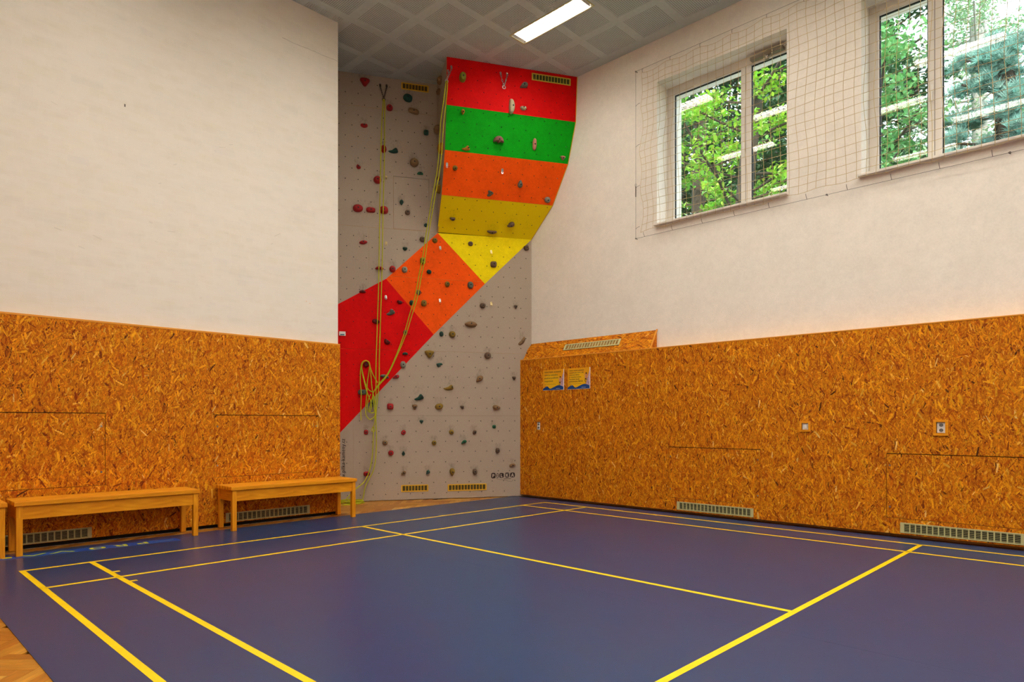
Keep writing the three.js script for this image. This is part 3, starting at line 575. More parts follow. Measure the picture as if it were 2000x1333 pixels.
PAINT.yellowTop = PAINT.yellow.clone();
PAINT.yellowTop.map = smudged([244, 216, 0], [[-1.275, 0.26, 0.14, 260], [-0.38, 0.25, 0.16, 300], [-0.65, 0.06, 0.17, 280], [-1.0, 0.4, 0.1, 60], [-0.1, 0.2, 0.12, 80]], 3.1, 502);
const ventCuts = { top: rect(-1.985, -1.635, 6.07, 6.135), low1: rect(-1.99, -1.635, 0.14, 0.197), low2: rect(-1.3, -0.742, 0.132, 0.19) };
{
  const A = [-2.232, 3.244], B = [-1.47, 3.975], C = [0, 3.99], D = [-0.746, 3.256], E = [-1.532, 2.454], G = [-2.877, 1.001];
  const L0 = [-3.6, 2.43], L1 = [-3.6, 0.22];
  const red = [L0, A, E, G, L1], orange = [A, B, D, E], yellow = [B, C, D];
  const greyTop = [L0, A, B, [-1.47, 6.188], [-3.6, 6.188]], greyLow = [L1, G, E, D, C, [0, 0.004], [-3.6, 0.004]];
  const band = (poly, y0, y1) => clip(clip(ccw(poly), 0, -1, -y0 - 0.0009), 0, 1, y1 - 0.0009);
  const cols = (poly, x0, x1) => clip(clip(poly, -1, 0, -x0 - 0.0008), 1, 0, x1 - 0.0008);
  climbPanel(cols(band(red, 0, 2.205), -3.6, 9), 'red', tNuts); climbPanel(band(red, 2.205, 9), 'red', tNuts);
  climbPanel(band(orange, 0, 3.285), 'orange', tNuts); climbPanel(band(orange, 3.285, 9), 'orange', tNuts);
  climbPanel(yellow, 'yellow', tNuts);
  const hatch = rect(-2.125, -1.6, 3.988, 4.76);
  climbPanel(band(greyTop, 5.72, 6.2), 'grey', tNuts, [ventCuts.top]);
  climbPanel(band(greyTop, 3.98, 5.72), 'grey', tNuts, [hatch]);
  const hm = climbPanel(rect(-2.122, -1.603, 3.991, 4.757), 'grey', tNuts, [], 'hatch');
  for (const [x, y] of [[-2.1, 4.59], [-1.625, 4.57], [-1.99, 4.735], [-1.72, 4.73]]) { const sg = new THREE.CylinderGeometry(0.008, 0.008, 0.003, 8); sg.rotateX(Math.PI / 2); part('screw', sg, M.steel, hm).position.set(x, y, 0.001); }
  climbPanel(cols(band(greyTop, 0, 3.98), -9, -2.48), 'grey', tNuts); climbPanel(cols(band(greyTop, 0, 3.98), -2.48, 9), 'grey', tNuts);
  climbPanel(band(greyLow, 2.205, 9), 'grey', tNuts); climbPanel(band(greyLow, 1.243, 2.205), 'grey', tNuts);
  climbPanel(cols(band(greyLow, -1, 1.243), -9, -2.698), 'grey', tNuts);
  climbPanel(cols(band(greyLow, -1, 1.243), -2.698, 9), 'grey', tNuts, [ventCuts.low1, ventCuts.low2]);
  part('backing', bx(-3.6, 0, 0.004, 6.188, -0.05, -0.03), M.black, climb);
  // overhang: four painted strips that lean out further and further, and a grey side
  ['red', 'green', 'orange', 'yellowTop'].forEach((paint, k) => {
    const [y1, p1] = PROFILE[k], [y0, p0] = PROFILE[k + 1], len = Math.hypot(y1 - y0, p1 - p0), tl = 0.0009;
    const holes = [];
    for (let j = 0; j < 5; j++) for (let i = -9; i < 4; i++) holes.push([0.045 + 0.181 * i + (j % 2 ? 0.09 : 0), 0.085 + 0.152 * j]);
    const m = climbPanel([[SL, tl], [SR(p0) - 0.004, tl], [SR(p1) - 0.004, len - tl], [SL, len - tl]], paint, holes, k === 0 ? [rect(-0.222, 0.318, 0.53, 0.588)] : []);
    m.position.set(0, y0, p0); m.rotation.x = Math.atan2(p1 - p0, y1 - y0);
    const es = part('edge_strip', rod(V(SR(p0) - 0.006, 0, 0.001), V(SR(p1) - 0.006, len, 0.001), 0.005), M.yellowFrame, climb); es.position.copy(m.position); es.rotation.copy(m.rotation);
    const bk = part('backing', bx(SL + 0.02, SR(p0) - 0.05, 0.02, len - 0.02, -0.05, -0.03), M.black, climb); bk.position.copy(m.position); bk.rotation.copy(m.rotation);
  });
  const side = polyShape([[0.004, PROFILE[4][0]], ...[...PROFILE].reverse().slice(1).map(([y, q]) => [q - 0.02, y]), [0.004, PROFILE[0][0]]]);
  const sg = uvm(new THREE.ExtrudeGeometry(side, { depth: 0.018, bevelEnabled: false }));            // shape axes: distance, height
  const sm = part('side_panel', sg, [PAINT.grey, M.plyEdge], climb); sm.rotation.y = -Math.PI / 2; sm.position.x = SL + 0.018;
  // printed lettering
  const font = await new FontLoader().loadAsync('fonts/droid/droid_sans_bold.typeface.json');
  const ink = flat(44, 24, 16, 0.7), text = (t, size, depth) => { const q = new TextGeometry(t, { font, size, depth, curveSegments: 4, bevelEnabled: false }); q.computeBoundingBox(); return q; };
  const url = text('www.pilka-kameny.cz', 0.047, 0.0008), b = url.boundingBox; url.scale(0.66 / (b.max.x - b.min.x), 1, 1); url.rotateZ(Math.PI / 2); url.translate(-2.815, 0.905 - 0.66, 0);
  part('printed_address', url, ink, climb);
  const blob = (x, y, w, h, seed) => { const r = rng(seed), s = new THREE.Shape(); for (let i = 0; i <= 20; i++) { const a = 2 * Math.PI * i / 20, e = 2 / 3.4, k = 1 + 0.07 * (r() - 0.5), X = x + w / 2 * k * Math.sign(Math.cos(a)) * Math.abs(Math.cos(a)) ** e, Y = y + h / 2 * k * Math.sign(Math.sin(a)) * Math.abs(Math.sin(a)) ** e; i ? s.lineTo(X, Y) : s.moveTo(X, Y); } return new THREE.ExtrudeGeometry(s, { depth: 0.0008, bevelEnabled: false }); };
  const put = [['P', -0.612, 0.327, 0.072, 0.084], ['I', -0.547, 0.325, 0.036, 0.072], ['L', -0.482, 0.327, 0.07, 0.076], ['K', -0.394, 0.33, 0.066, 0.078], ['A', -0.308, 0.33, 0.08, 0.076]];
  part('printed_logo', merge([...put.map(([, x, y, w, h], i) => blob(x, y, w, h, 90 + i)),
    (() => { const q = text('KAMENY', 0.015, 0.0008); q.scale(165 / 115, 1, 1); q.translate(-0.45, 0.268, 0); return q; })(),
    tube([[-0.57, 0.283, 0], [-0.52, 0.266, 0], [-0.45, 0.258, 0], [-0.38, 0.24, 0], [-0.33, 0.232, 0], [-0.31, 0.24, 0], [-0.295, 0.262, 0]], 0.0015, 3, 4)]), ink, climb);
  part('printed_logo_letters', merge(put.map(([t, x, y, w, h]) => { const q = text(t, 0.05, 0.0014), bb = q.boundingBox; q.translate(x - (bb.max.x + bb.min.x) / 2, y - 0.026, 0); return q; })), flat(196, 180, 162, 0.7), climb);
}
// yellow vents in the climbing wall
{
  const v = (label, s, y, pr, w, cols, tilt = 0, mesh = M.mesh, frame = M.yellowFrame) => { const t = thing('panel_vent', label, 'vent'); t.position.copy(cw(s, y, pr)); t.quaternion.copy(CWQ).multiply(new THREE.Quaternion().setFromAxisAngle(V(1, 0, 0), tilt)); grille(t, w, 0.1, cols, 7, frame, mesh, 0.013, 0.018, M.black, 0.34); };
  v('yellow framed vent at the top of the grey climbing panel', -1.81, 6.1025, 0, 0.4, 8);
  v('yellow framed vent with eight cells at the foot of the climbing wall', -1.8125, 0.1685, 0, 0.4, 8);
  v('long yellow framed vent with twelve cells at the foot of the climbing wall', -1.021, 0.161, 0, 0.598, 12);
  const k = Math.atan2(0.024, 0.652); v('pale yellow vent in the red overhang panel under the ceiling', 0.048, 6.095, 0.7885, 0.592, 12, k, M.greenMesh, flat(206, 184, 60, 0.5));
}

// ------------------------------------------------------------------ holds
const HOLD = {
  red: [168, 12, 14], darkred: [122, 14, 14], teal: [14, 74, 58], green: [12, 104, 66], tan: [142, 110, 70], brown: [112, 88, 66], olive: [140, 112, 22], lime: [138, 144, 24],
  grey: [104, 112, 98], palegrey: [146, 146, 130], pale: [196, 184, 146], amber: [192, 124, 14], mauve: [146, 92, 86], pink: [206, 136, 116],
};
const holdTex = mottled([244, 244, 244], 0.22, 0.12, 128);
const holdMat = Object.fromEntries(Object.entries(HOLD).map(([k, c]) => [k, std({ color: rgb(...c.map((v) => v / 255)), map: holdTex, roughness: 0.72, bumpMap: grainBump, bumpScale: 0.0015 })]));
const arc = (a0, a1, n, r = 1, cx = 0, cy = 0) => Array.from({ length: n + 1 }, (_, i) => { const a = (a0 + (a1 - a0) * i / n) * Math.PI / 180; return [cx + r * Math.cos(a), cy + r * Math.sin(a)]; });
const superE = (n) => Array.from({ length: 40 }, (_, i) => { const a = 2 * Math.PI * i / 40, e = 2 / n; return [Math.sign(Math.cos(a)) * Math.abs(Math.cos(a)) ** e, Math.sign(Math.sin(a)) * Math.abs(Math.sin(a)) ** e]; });
const OUTLINE = {
  round: superE(2.2), oval: superE(2.3), square: superE(4), rect: superE(3.6), pill: superE(3), cyl: superE(2.4),
  tri: [[-0.9, 0.8], [0, 0.95], [0.9, 0.75], [1, 0.55], [0.15, -0.95], [-0.15, -0.95], [-1, 0.55]],
  tear: [...arc(-20, 200, 12, 0.8, 0, 0.2), [-0.1, -1], [0.1, -1]],
  leaf: [...arc(-110, 120, 12, 0.75, 0.25, 0.05), [-0.95, -0.3], [-1, -0.5]],
  dome: [...arc(0, 180, 14, 1, 0, -0.35), [-0.98, -0.6], [0.98, -0.6]],
  bowl: [...arc(180, 360, 14, 1, 0, 0.35), [0.95, 0.62], [-0.95, 0.62]],
  halfr: [...arc(-90, 90, 14, 1, -0.5, 0), [-0.75, 0.8], [-0.8, -0.8]],
  lens: [[-1, 0.12], ...arc(150, 30, 10, 0.9, 0, -0.1), [1, 0], ...arc(-30, -150, 10, 0.85, 0, 0.1)],
  horn: [[-1, -0.75], [-0.75, 0.3], [-0.3, 0.85], [0.3, 0.85], [0.75, 0.3], [1, -0.75], [0.6, -0.5], [0.3, -0.45], [0, -0.95], [-0.3, -0.45], [-0.6, -0.5]],
};
function radial(poly, n) {                  // distance of the outline from the middle in n directions, a little smoothed
  const out = [];
  for (let i = 0; i < n; i++) {
    const a = 2 * Math.PI * i / n, dx = Math.cos(a), dy = Math.sin(a); let best = 0.3;
    for (let k = 0; k < poly.length; k++) { const [x0, y0] = poly[k], [x1, y1] = poly[(k + 1) % poly.length], ex = x1 - x0, ey = y1 - y0, d = dx * ey - dy * ex; if (Math.abs(d) < 1e-9) continue; const t = (x0 * ey - y0 * ex) / d, u = (x0 * dy - y0 * dx) / d; if (t > 0 && u >= -1e-6 && u <= 1 + 1e-6) best = Math.max(best, t); }
    out.push(best);
  }
  return out.map((v, i) => 0.6 * v + 0.2 * out[(i + 1) % n] + 0.2 * out[(i + n - 1) % n]);
}
function holdShape(shape, w, h, seed) {
  const r = rng(seed), bump = lattice(seed, 8);
  if (shape === 'comma' || shape === 'crescent') {
    const sp = shape === 'comma' ? [[-0.5, -0.16], [-0.3, -0.22], [-0.06, -0.16], [0.14, 0.02], [0.3, 0.16]] : [[-0.42, -0.45], [-0.12, -0.3], [0.16, -0.02], [0.32, 0.24], [0.36, 0.5]];
    const rad = shape === 'comma' ? [0.04, 0.15, 0.22, 0.31, 0.3] : [0.1, 0.15, 0.16, 0.13, 0.06];
    const curve = new THREE.CatmullRomCurve3(sp.map(([x, y]) => V(x * w, y * h, 0))), N = 16, K = 12, pos = [], idx = [], m = Math.min(w, h), dz = shape === 'comma' ? 1.05 : 0.9;
    for (let i = 0; i <= N; i++) {
      const t = i / N, c = curve.getPoint(t), tg = curve.getTangent(t), q = t * (rad.length - 1), a = Math.min(rad.length - 2, Math.floor(q)), cap = Math.sqrt(Math.max(0, 1 - Math.max(0, (t - 0.86) / 0.14) ** 2)) * Math.sqrt(Math.min(1, t / 0.05 + 0.05));
      const R = (rad[a] + (rad[a + 1] - rad[a]) * (q - a)) * m * 1.35 * cap * (0.95 + 0.1 * bump(t * 8, 1));
      for (let k = 0; k < K; k++) { const al = 2 * Math.PI * k / K; pos.push(c.x - tg.y * R * Math.cos(al), c.y + tg.x * R * Math.cos(al), R * dz * Math.sin(al) + 0.2 * R); }
    }
    for (let i = 0; i < N; i++) for (let k = 0; k < K; k++) { const a = i * K + k, b = i * K + (k + 1) % K; idx.push(a, b, a + K, b, b + K, a + K); }
    const g = new THREE.BufferGeometry(); g.setAttribute('position', new THREE.Float32BufferAttribute(pos, 3)); g.setIndex(idx.map((_, i) => idx[i - i % 3 + [0, 2, 1][i % 3]])); g.computeVertexNormals();
    const hd = shape === 'comma' ? [0.18 * w, 0.06 * h, 0.31 * m * 1.35 * 1.22] : [0.1 * w, -0.08 * h, 0.16 * m * 1.35 * 1.0];
    return [uvm(g), hd];
  }
  const n = 30, rad = radial(OUTLINE[shape], n), rings = 8, m = Math.min(w, h), depth = shape === 'cyl' ? 0.085 : shape === 'horn' ? 0.07 : 0.014 + 0.42 * m, pos = [], idx = [];
  const fall = shape === 'cyl' ? 0.22 : shape === 'halfr' ? 0.4 : 0.62, ridge = shape === 'lens' || shape === 'bowl' ? 0.35 : shape === 'dome' ? -0.3 : 0;
  for (let k = 0; k <= rings; k++) {
    const t = k / rings, f = Math.pow(Math.cos(t * Math.PI / 2), fall), z = depth * Math.sin(t * Math.PI / 2) ** 0.85 - (k ? 0 : 0.004);
    for (let i = 0; i < n; i++) {
      const a = 2 * Math.PI * i / n, q = rad[i] * f * (1 + 0.09 * (bump(i * 8 / n, k * 0.9) - 0.5));
      pos.push(Math.cos(a) * q * w / 2, Math.sin(a) * q * h / 2 + ridge * h * 0.5 * t * (1 - f * 0.2) * 0.6, z * (1 + 0.06 * (bump(i * 8 / n + 3, k) - 0.5)));
    }
  }
  for (let k = 0; k < rings; k++) for (let i = 0; i < n; i++) { const a = k * n + i, b = k * n + (i + 1) % n; idx.push(a, b, a + n, b, b + n, a + n); }
  const g = new THREE.BufferGeometry(); g.setAttribute('position', new THREE.Float32BufferAttribute(pos, 3)); g.setIndex(idx); g.computeVertexNormals();
  return [uvm(g), [0, ridge * h * 0.5 * 0.6, depth]];
}
const boltG = new THREE.CylinderGeometry(0.011, 0.011, 0.006, 10); boltG.rotateX(Math.PI / 2);
const boltM = flat(20, 18, 17, 0.6);
const panelFrame = (panel, a, y) => {       // where on which panel: position and turn in the world
  if (panel === 'w') return [cw(a, y, 0), CWQ.clone()];
  if (panel === 's') return [cw(SL, y, a), CWQ.clone().multiply(new THREE.Quaternion().setFromAxisAngle(V(0, 1, 0), -Math.PI / 2))];
  const k = +panel, [y1, p1] = PROFILE[k], [y0, p0] = PROFILE[k + 1], t = (y - y0) / (y1 - y0);
  return [cw(a, y, p0 + (p1 - p0) * t), CWQ.clone().multiply(new THREE.Quaternion().setFromAxisAngle(V(1, 0, 0), Math.atan2(p1 - p0, y1 - y0)))];
};
HOLDS.forEach(([panel, a, y, w, h, colour, shape, turn, label], i) => {
  const t = thing('climbing_hold', label, 'climbing hold'), [p, q] = panelFrame(panel, a, y);
  if (panel === 's') w = Math.min(w, 0.14);
  t.position.copy(p); t.quaternion.copy(q).multiply(new THREE.Quaternion().setFromAxisAngle(V(0, 0, 1), turn * Math.PI / 180));
  const [g, at] = holdShape(shape, w, h, 300 + i * 7);
  part('grip', g, holdMat[colour], t);
  part('bolt', boltG, boltM, t).position.set(at[0], at[1], at[2] - 0.001);
});

// bolt hangers
const hangerG = (() => {
  const s = new THREE.Shape(); s.absarc(0, 0.012, 0.014, 0, Math.PI, false); s.lineTo(-0.012, -0.016); s.absarc(0, -0.022, 0.013, Math.PI, 2 * Math.PI, false); s.closePath();
  const h = new THREE.Path(); h.absarc(0, -0.022, 0.007, 0, 2 * Math.PI, true); s.holes.push(h);
  const g = new THREE.ExtrudeGeometry(s, { depth: 0.0035, bevelEnabled: false, curveSegments: 8 });
  const p = g.attributes.position; for (let i = 0; i < p.count; i++) { const d = Math.max(0, -p.getY(i)); p.setZ(i, p.getZ(i) + d * 0.75); } g.computeVertexNormals(); return g;
})();
const hexG = new THREE.CylinderGeometry(0.0085, 0.0085, 0.01, 6); hexG.rotateX(Math.PI / 2);
const hanger = (t, mat, x = 0, y = 0) => { const p = part('hanger_plate', hangerG, mat, t); p.position.set(x, y, 0); const b = part('hanger_bolt', hexG, mat, t); b.position.set(x, y + 0.011, 0.008); };
for (const [panel, a, y, label, mat] of [
  ['w', -2.232, 4.724, 'brass bolt hanger beside the ropes above the row of red holds', M.brass], ['w', -2.232, 3.761, 'brass bolt hanger beside the ropes below the panel seam', M.brass],
  ['2', -1.435, 4.79, 'steel bolt hanger at the left edge of the orange overhang panel', M.steel], ['2', -0.624, 4.791, 'steel bolt hanger in the middle of the orange overhang panel', M.steel],
  ['w', -1.434, 3.753, 'bright steel bolt hanger near the top of the orange diamond', M.steel], ['w', -0.647, 3.75, 'steel bolt hanger in the yellow triangle', M.brass],
  ['w', -1.438, 2.965, 'bright steel bolt hanger low in the orange diamond', M.steel], ['w', -0.647, 2.959, 'steel bolt hanger on the lower grey panel', M.brass], ['w', -2.237, 2.973, 'bright steel bolt hanger on the red band', M.steel],
]) { const t = thing('bolt_hanger', label, 'hanger'), [p, q] = panelFrame(panel, a, y); t.position.copy(p); t.quaternion.copy(q); t.scale.setScalar(1.15); hanger(t, mat); }

// chain anchors: hangers, links and the ring the rope runs through
const linkG = (() => { const c = new THREE.CurvePath(); const pts = []; for (let i = 0; i < 16; i++) { const a = 2 * Math.PI * i / 16; pts.push(V(0.0085 * Math.cos(a), 0.013 * Math.sin(a) + 0.006 * Math.sign(Math.sin(a)), 0)); } return tube(pts, 0.0032, 1.5, 6, true); })();
function chainAnchor(label, panel, bolts, ringAt, mat, out = 0.03) {
  const t = thing('chain_anchor', label, 'anchor'), [p, q] = panelFrame(panel, ...bolts[0]); t.position.copy(p); t.quaternion.copy(q);
  const inv = q.clone().invert(), loc = (a, y) => panelFrame(panel, a, y)[0].sub(p).applyQuaternion(inv);
  const ring = loc(...ringAt); ring.z = out;
  for (const b of bolts) {
    const h = loc(...b); hanger(t, mat, h.x, h.y);
    const a = V(h.x, h.y - 0.026, 0.02), n = Math.max(3, Math.round(a.distanceTo(ring) / 0.03)), dir = ring.clone().sub(a).normalize();
    for (let i = 0; i < n; i++) { const m = part('chain_link', linkG, mat, t); m.position.copy(a).lerp(ring, (i + 0.4) / n); m.quaternion.setFromUnitVectors(V(0, 1, 0), dir).multiply(new THREE.Quaternion().setFromAxisAngle(V(0, 1, 0), i % 2 ? Math.PI / 2 : 0)); }
  }
  const rg = new THREE.TorusGeometry(0.021, 0.0048, 8, 20); part('ring', rg, mat, t).position.set(ring.x, ring.y - 0.012, ring.z);
}
chainAnchor('dark chain anchor under the ceiling on the grey panel carrying the hanging rope', 'w', [[-2.318, 6.059], [-2.225, 6.065]], [-2.27, 5.85], M.darkSteel, 0.055);
chainAnchor('steel chain anchor in the middle of the red overhang panel', '0', [[-0.711, 6.068], [-0.617, 6.071]], [-0.666, 5.885], M.steel);
chainAnchor('steel chain anchor at the left edge of the red overhang panel carrying the slanting rope', '0', [[-1.414, 6.052], [-1.46, 5.99]], [-1.485, 5.85], M.steel, 0.04);

// ropes
const rp = (list) => list.map(([s, y, o]) => cw(s, y, o));
const ROPE = 0.007;
{
  const g = [];
  const left = [[-2.278, 5.823, 0.085], [-2.296, 5.568, 0.085], [-2.307, 5.307, 0.085], [-2.325, 4.451, 0.085], [-2.336, 3.708, 0.085], [-2.347, 3.113, 0.085], [-2.369, 2.445, 0.085], [-2.384, 1.926, 0.085], [-2.385, 1.511, 0.075], [-2.397, 1.222, 0.075], [-2.406, 1.108, 0.075], [-2.426, 1.071, 0.07], [-2.398, 1.033, 0.085], [-2.406, 1.009, 0.075], [-2.439, 1.014, 0.085], [-2.44, 1.052, 0.07], [-2.41, 1.08, 0.085], [-2.419, 0.98, 0.075], [-2.427, 0.77, 0.075], [-2.441, 0.607, 0.075], [-2.467, 0.482, 0.085], [-2.508, 0.359, 0.08], [-2.56, 0.278, 0.1], [-2.662, 0.2, 0.14], [-2.76, 0.11, 0.2], [-2.83, 0.03, 0.24]];
  const right = [[-2.278, 5.823, 0.085], [-2.27, 5.84, 0.085], [-2.262, 5.8, 0.085], [-2.26, 5.573, 0.085], [-2.267, 4.828, 0.085], [-2.285, 4.083, 0.085], [-2.296, 3.413, 0.085], [-2.318, 2.67, 0.085], [-2.336, 2.075, 0.085], [-2.34, 1.719, 0.085], [-2.368, 1.407, 0.075], [-2.383, 1.237, 0.075], [-2.376, 0.94, 0.075], [-2.39, 0.599, 0.075], [-2.427, 0.43, 0.085], [-2.479, 0.328, 0.07], [-2.537, 0.205, 0.08], [-2.563, 0.067, 0.09], [-2.59, 0.008, 0.12], [-2.66, 0.004, 0.15], [-2.72, 0.004, 0.14]];
  g.push(tube(rp(left), ROPE, 7, 7), tube(rp(right), ROPE, 7, 7));
  const r = rng(44), pile = [];                                       // loose coils on the parquet
  for (let i = 0; i < 46; i++) { const a = i * 0.72, R = 0.07 + 0.1 * r(); pile.push([-2.78 + R * Math.cos(a) * 1.5, 0.004 + 0.012 * (i % 4) + 0.004 * r() + (i === 20 ? 0.05 : 0), 0.2 + R * 0.8 * Math.sin(a)]); }
  g.push(tube(rp([[-2.72, 0.004, 0.14], ...pile, [-2.7, 0.004, 0.34], [-2.86, 0.004, 0.4]]), ROPE, 6, 6));
  const t = thing('climbing_rope', 'yellow green rope hanging straight down the wall into a pile on the parquet', 'rope'); part('rope', merge(g), M.rope, t);
}
{
  const g = [], A = [[-1.497, 5.819, 0.83], [-1.527, 5.548, 0.8], [-1.552, 5.318, 0.74], [-1.575, 4.737, 0.62], [-1.627, 4.357, 0.5], [-1.712, 3.755, 0.34], [-1.741, 3.503, 0.28], [-1.784, 3.27, 0.22], [-1.828, 2.989, 0.16], [-1.904, 2.716, 0.12], [-1.975, 2.456, 0.095], [-2.084, 2.148, 0.085], [-2.224, 1.839, 0.085], [-2.34, 1.704, 0.075], [-2.397, 1.615, 0.06]];
  const B = [[-1.476, 5.822, 0.83], [-1.491, 5.553, 0.8], [-1.513, 5.314, 0.76], [-1.542, 4.733, 0.64], [-1.594, 4.353, 0.52], [-1.679, 3.752, 0.36], [-1.707, 3.501, 0.3], [-1.75, 3.268, 0.24], [-1.793, 2.987, 0.18], [-1.87, 2.715, 0.14], [-1.946, 2.456, 0.11], [-2.07, 2.148, 0.1], [-2.217, 1.831, 0.1], [-2.333, 1.689, 0.09], [-2.391, 1.607, 0.07]];
  const C1 = [[-2.425, 1.58, 0.06], [-2.481, 1.608, 0.06], [-2.527, 1.692, 0.06], [-2.564, 1.833, 0.06], [-2.582, 1.954, 0.06], [-2.564, 2.01, 0.07], [-2.523, 2.031, 0.07], [-2.481, 2.012, 0.06], [-2.462, 1.938, 0.06], [-2.425, 1.835, 0.06], [-2.36, 1.714, 0.07]];
  const C2 = [[-2.591, 1.174, 0.05], [-2.595, 1.297, 0.05], [-2.592, 1.579, 0.07], [-2.602, 1.72, 0.06], [-2.598, 1.907, 0.06], [-2.574, 2.009, 0.05], [-2.52, 2.036, 0.05], [-2.473, 1.994, 0.05], [-2.481, 1.881, 0.06], [-2.504, 1.721, 0.06], [-2.513, 1.542, 0.06], [-2.527, 1.344, 0.06], [-2.518, 1.24, 0.06], [-2.467, 1.184, 0.06], [-2.407, 1.222, 0.07], [-2.388, 1.345, 0.07], [-2.407, 1.486, 0.07], [-2.435, 1.618, 0.07], [-2.453, 1.816, 0.06], [-2.468, 1.956, 0.06], [-2.506, 2.033, 0.04], [-2.556, 2.02, 0.04], [-2.584, 1.935, 0.05], [-2.55, 1.739, 0.07], [-2.504, 1.561, 0.075], [-2.453, 1.429, 0.08], [-2.448, 1.354, 0.07], [-2.481, 1.288, 0.06], [-2.504, 1.344, 0.07], [-2.495, 1.457, 0.07], [-2.458, 1.552, 0.07]];
  const C3 = [[-2.397, 1.615, 0.06], [-2.425, 1.56, 0.07], [-2.425, 1.486, 0.075], [-2.407, 1.345, 0.08], [-2.407, 1.293, 0.07], [-2.444, 1.278, 0.07], [-2.476, 1.306, 0.07], [-2.458, 1.41, 0.08], [-2.425, 1.533, 0.08]];
  for (const l of [[...A], [[-1.497, 5.819, 0.83], [-1.486, 5.845, 0.83], ...B], C1, C2, C3]) g.push(tube(rp(l), ROPE, 7, 7));
  const t = thing('climbing_rope', 'yellow green rope slanting from the overhang and coiled over a dark red hold', 'rope'); part('rope', merge(g), M.rope, t);
}
// small white box at the left edge of the red band
{
  const t = thing('sensor_box', 'small white plastic box on the red band at the wall edge', 'box'); t.position.copy(cw(-2.852, 2.417, 0)); t.quaternion.copy(CWQ);
  part('housing', rbx(-0.045, 0.045, -0.03, 0.03, 0, 0.024, 0.004), M.plastic, t); part('label_strip', bx(-0.03, 0.03, -0.022, -0.007, 0.024, 0.0248), flat(40, 120, 140, 0.5), t);
}

// ------------------------------------------------------------------ benches
function bench(x0, label) {
  const t = thing('bench', label, 'bench', null), r = rng(Math.round(x0 * 100) + 900); t.position.set(x0, 0, -1.05);
  const W = 1.515, D = 0.4, H = 0.467, LG = 0.047;
  const slot = (g, turn = false) => uvm(g, r() * 3, r() * 3, turn);
  for (let i = 0; i < 6; i++) { const z = i * (D - 0.052) / 5; part('slat', slot(rbx(0, W, H - 0.04, H, z, z + 0.052, 0.005)), M.pine, t); }
  for (const x of [0.015, W - 0.015 - LG]) for (const z of [0.008, D - 0.01 - LG]) part('leg', slot(rbx(x, x + LG, 0, H - 0.04, z, z + LG, 0.003), true), M.pine, t);
  for (const z of [0.018, D - 0.022 - 0.026]) part('apron', slot(rbx(0.06, W - 0.06, H - 0.155, H - 0.041, z, z + 0.026, 0.002)), M.pine, t);
  for (const x of [0.022, W - 0.048]) part('end_rail', slot(rbx(x, x + 0.026, H - 0.155, H - 0.041, 0.055, D - 0.057, 0.002)), M.pine, t);
  for (const x of [0.05, W - 0.085]) part('cross_bar', slot(rbx(x, x + 0.035, H - 0.16, H - 0.115, 0.045, D - 0.05, 0.002)), M.pine, t);
}
bench(1.9, 'slatted pine bench beside the climbing wall');
bench(0.072, 'slatted pine bench between the other two benches');
bench(-1.487, 'slatted pine bench at the camera end of the bench row');

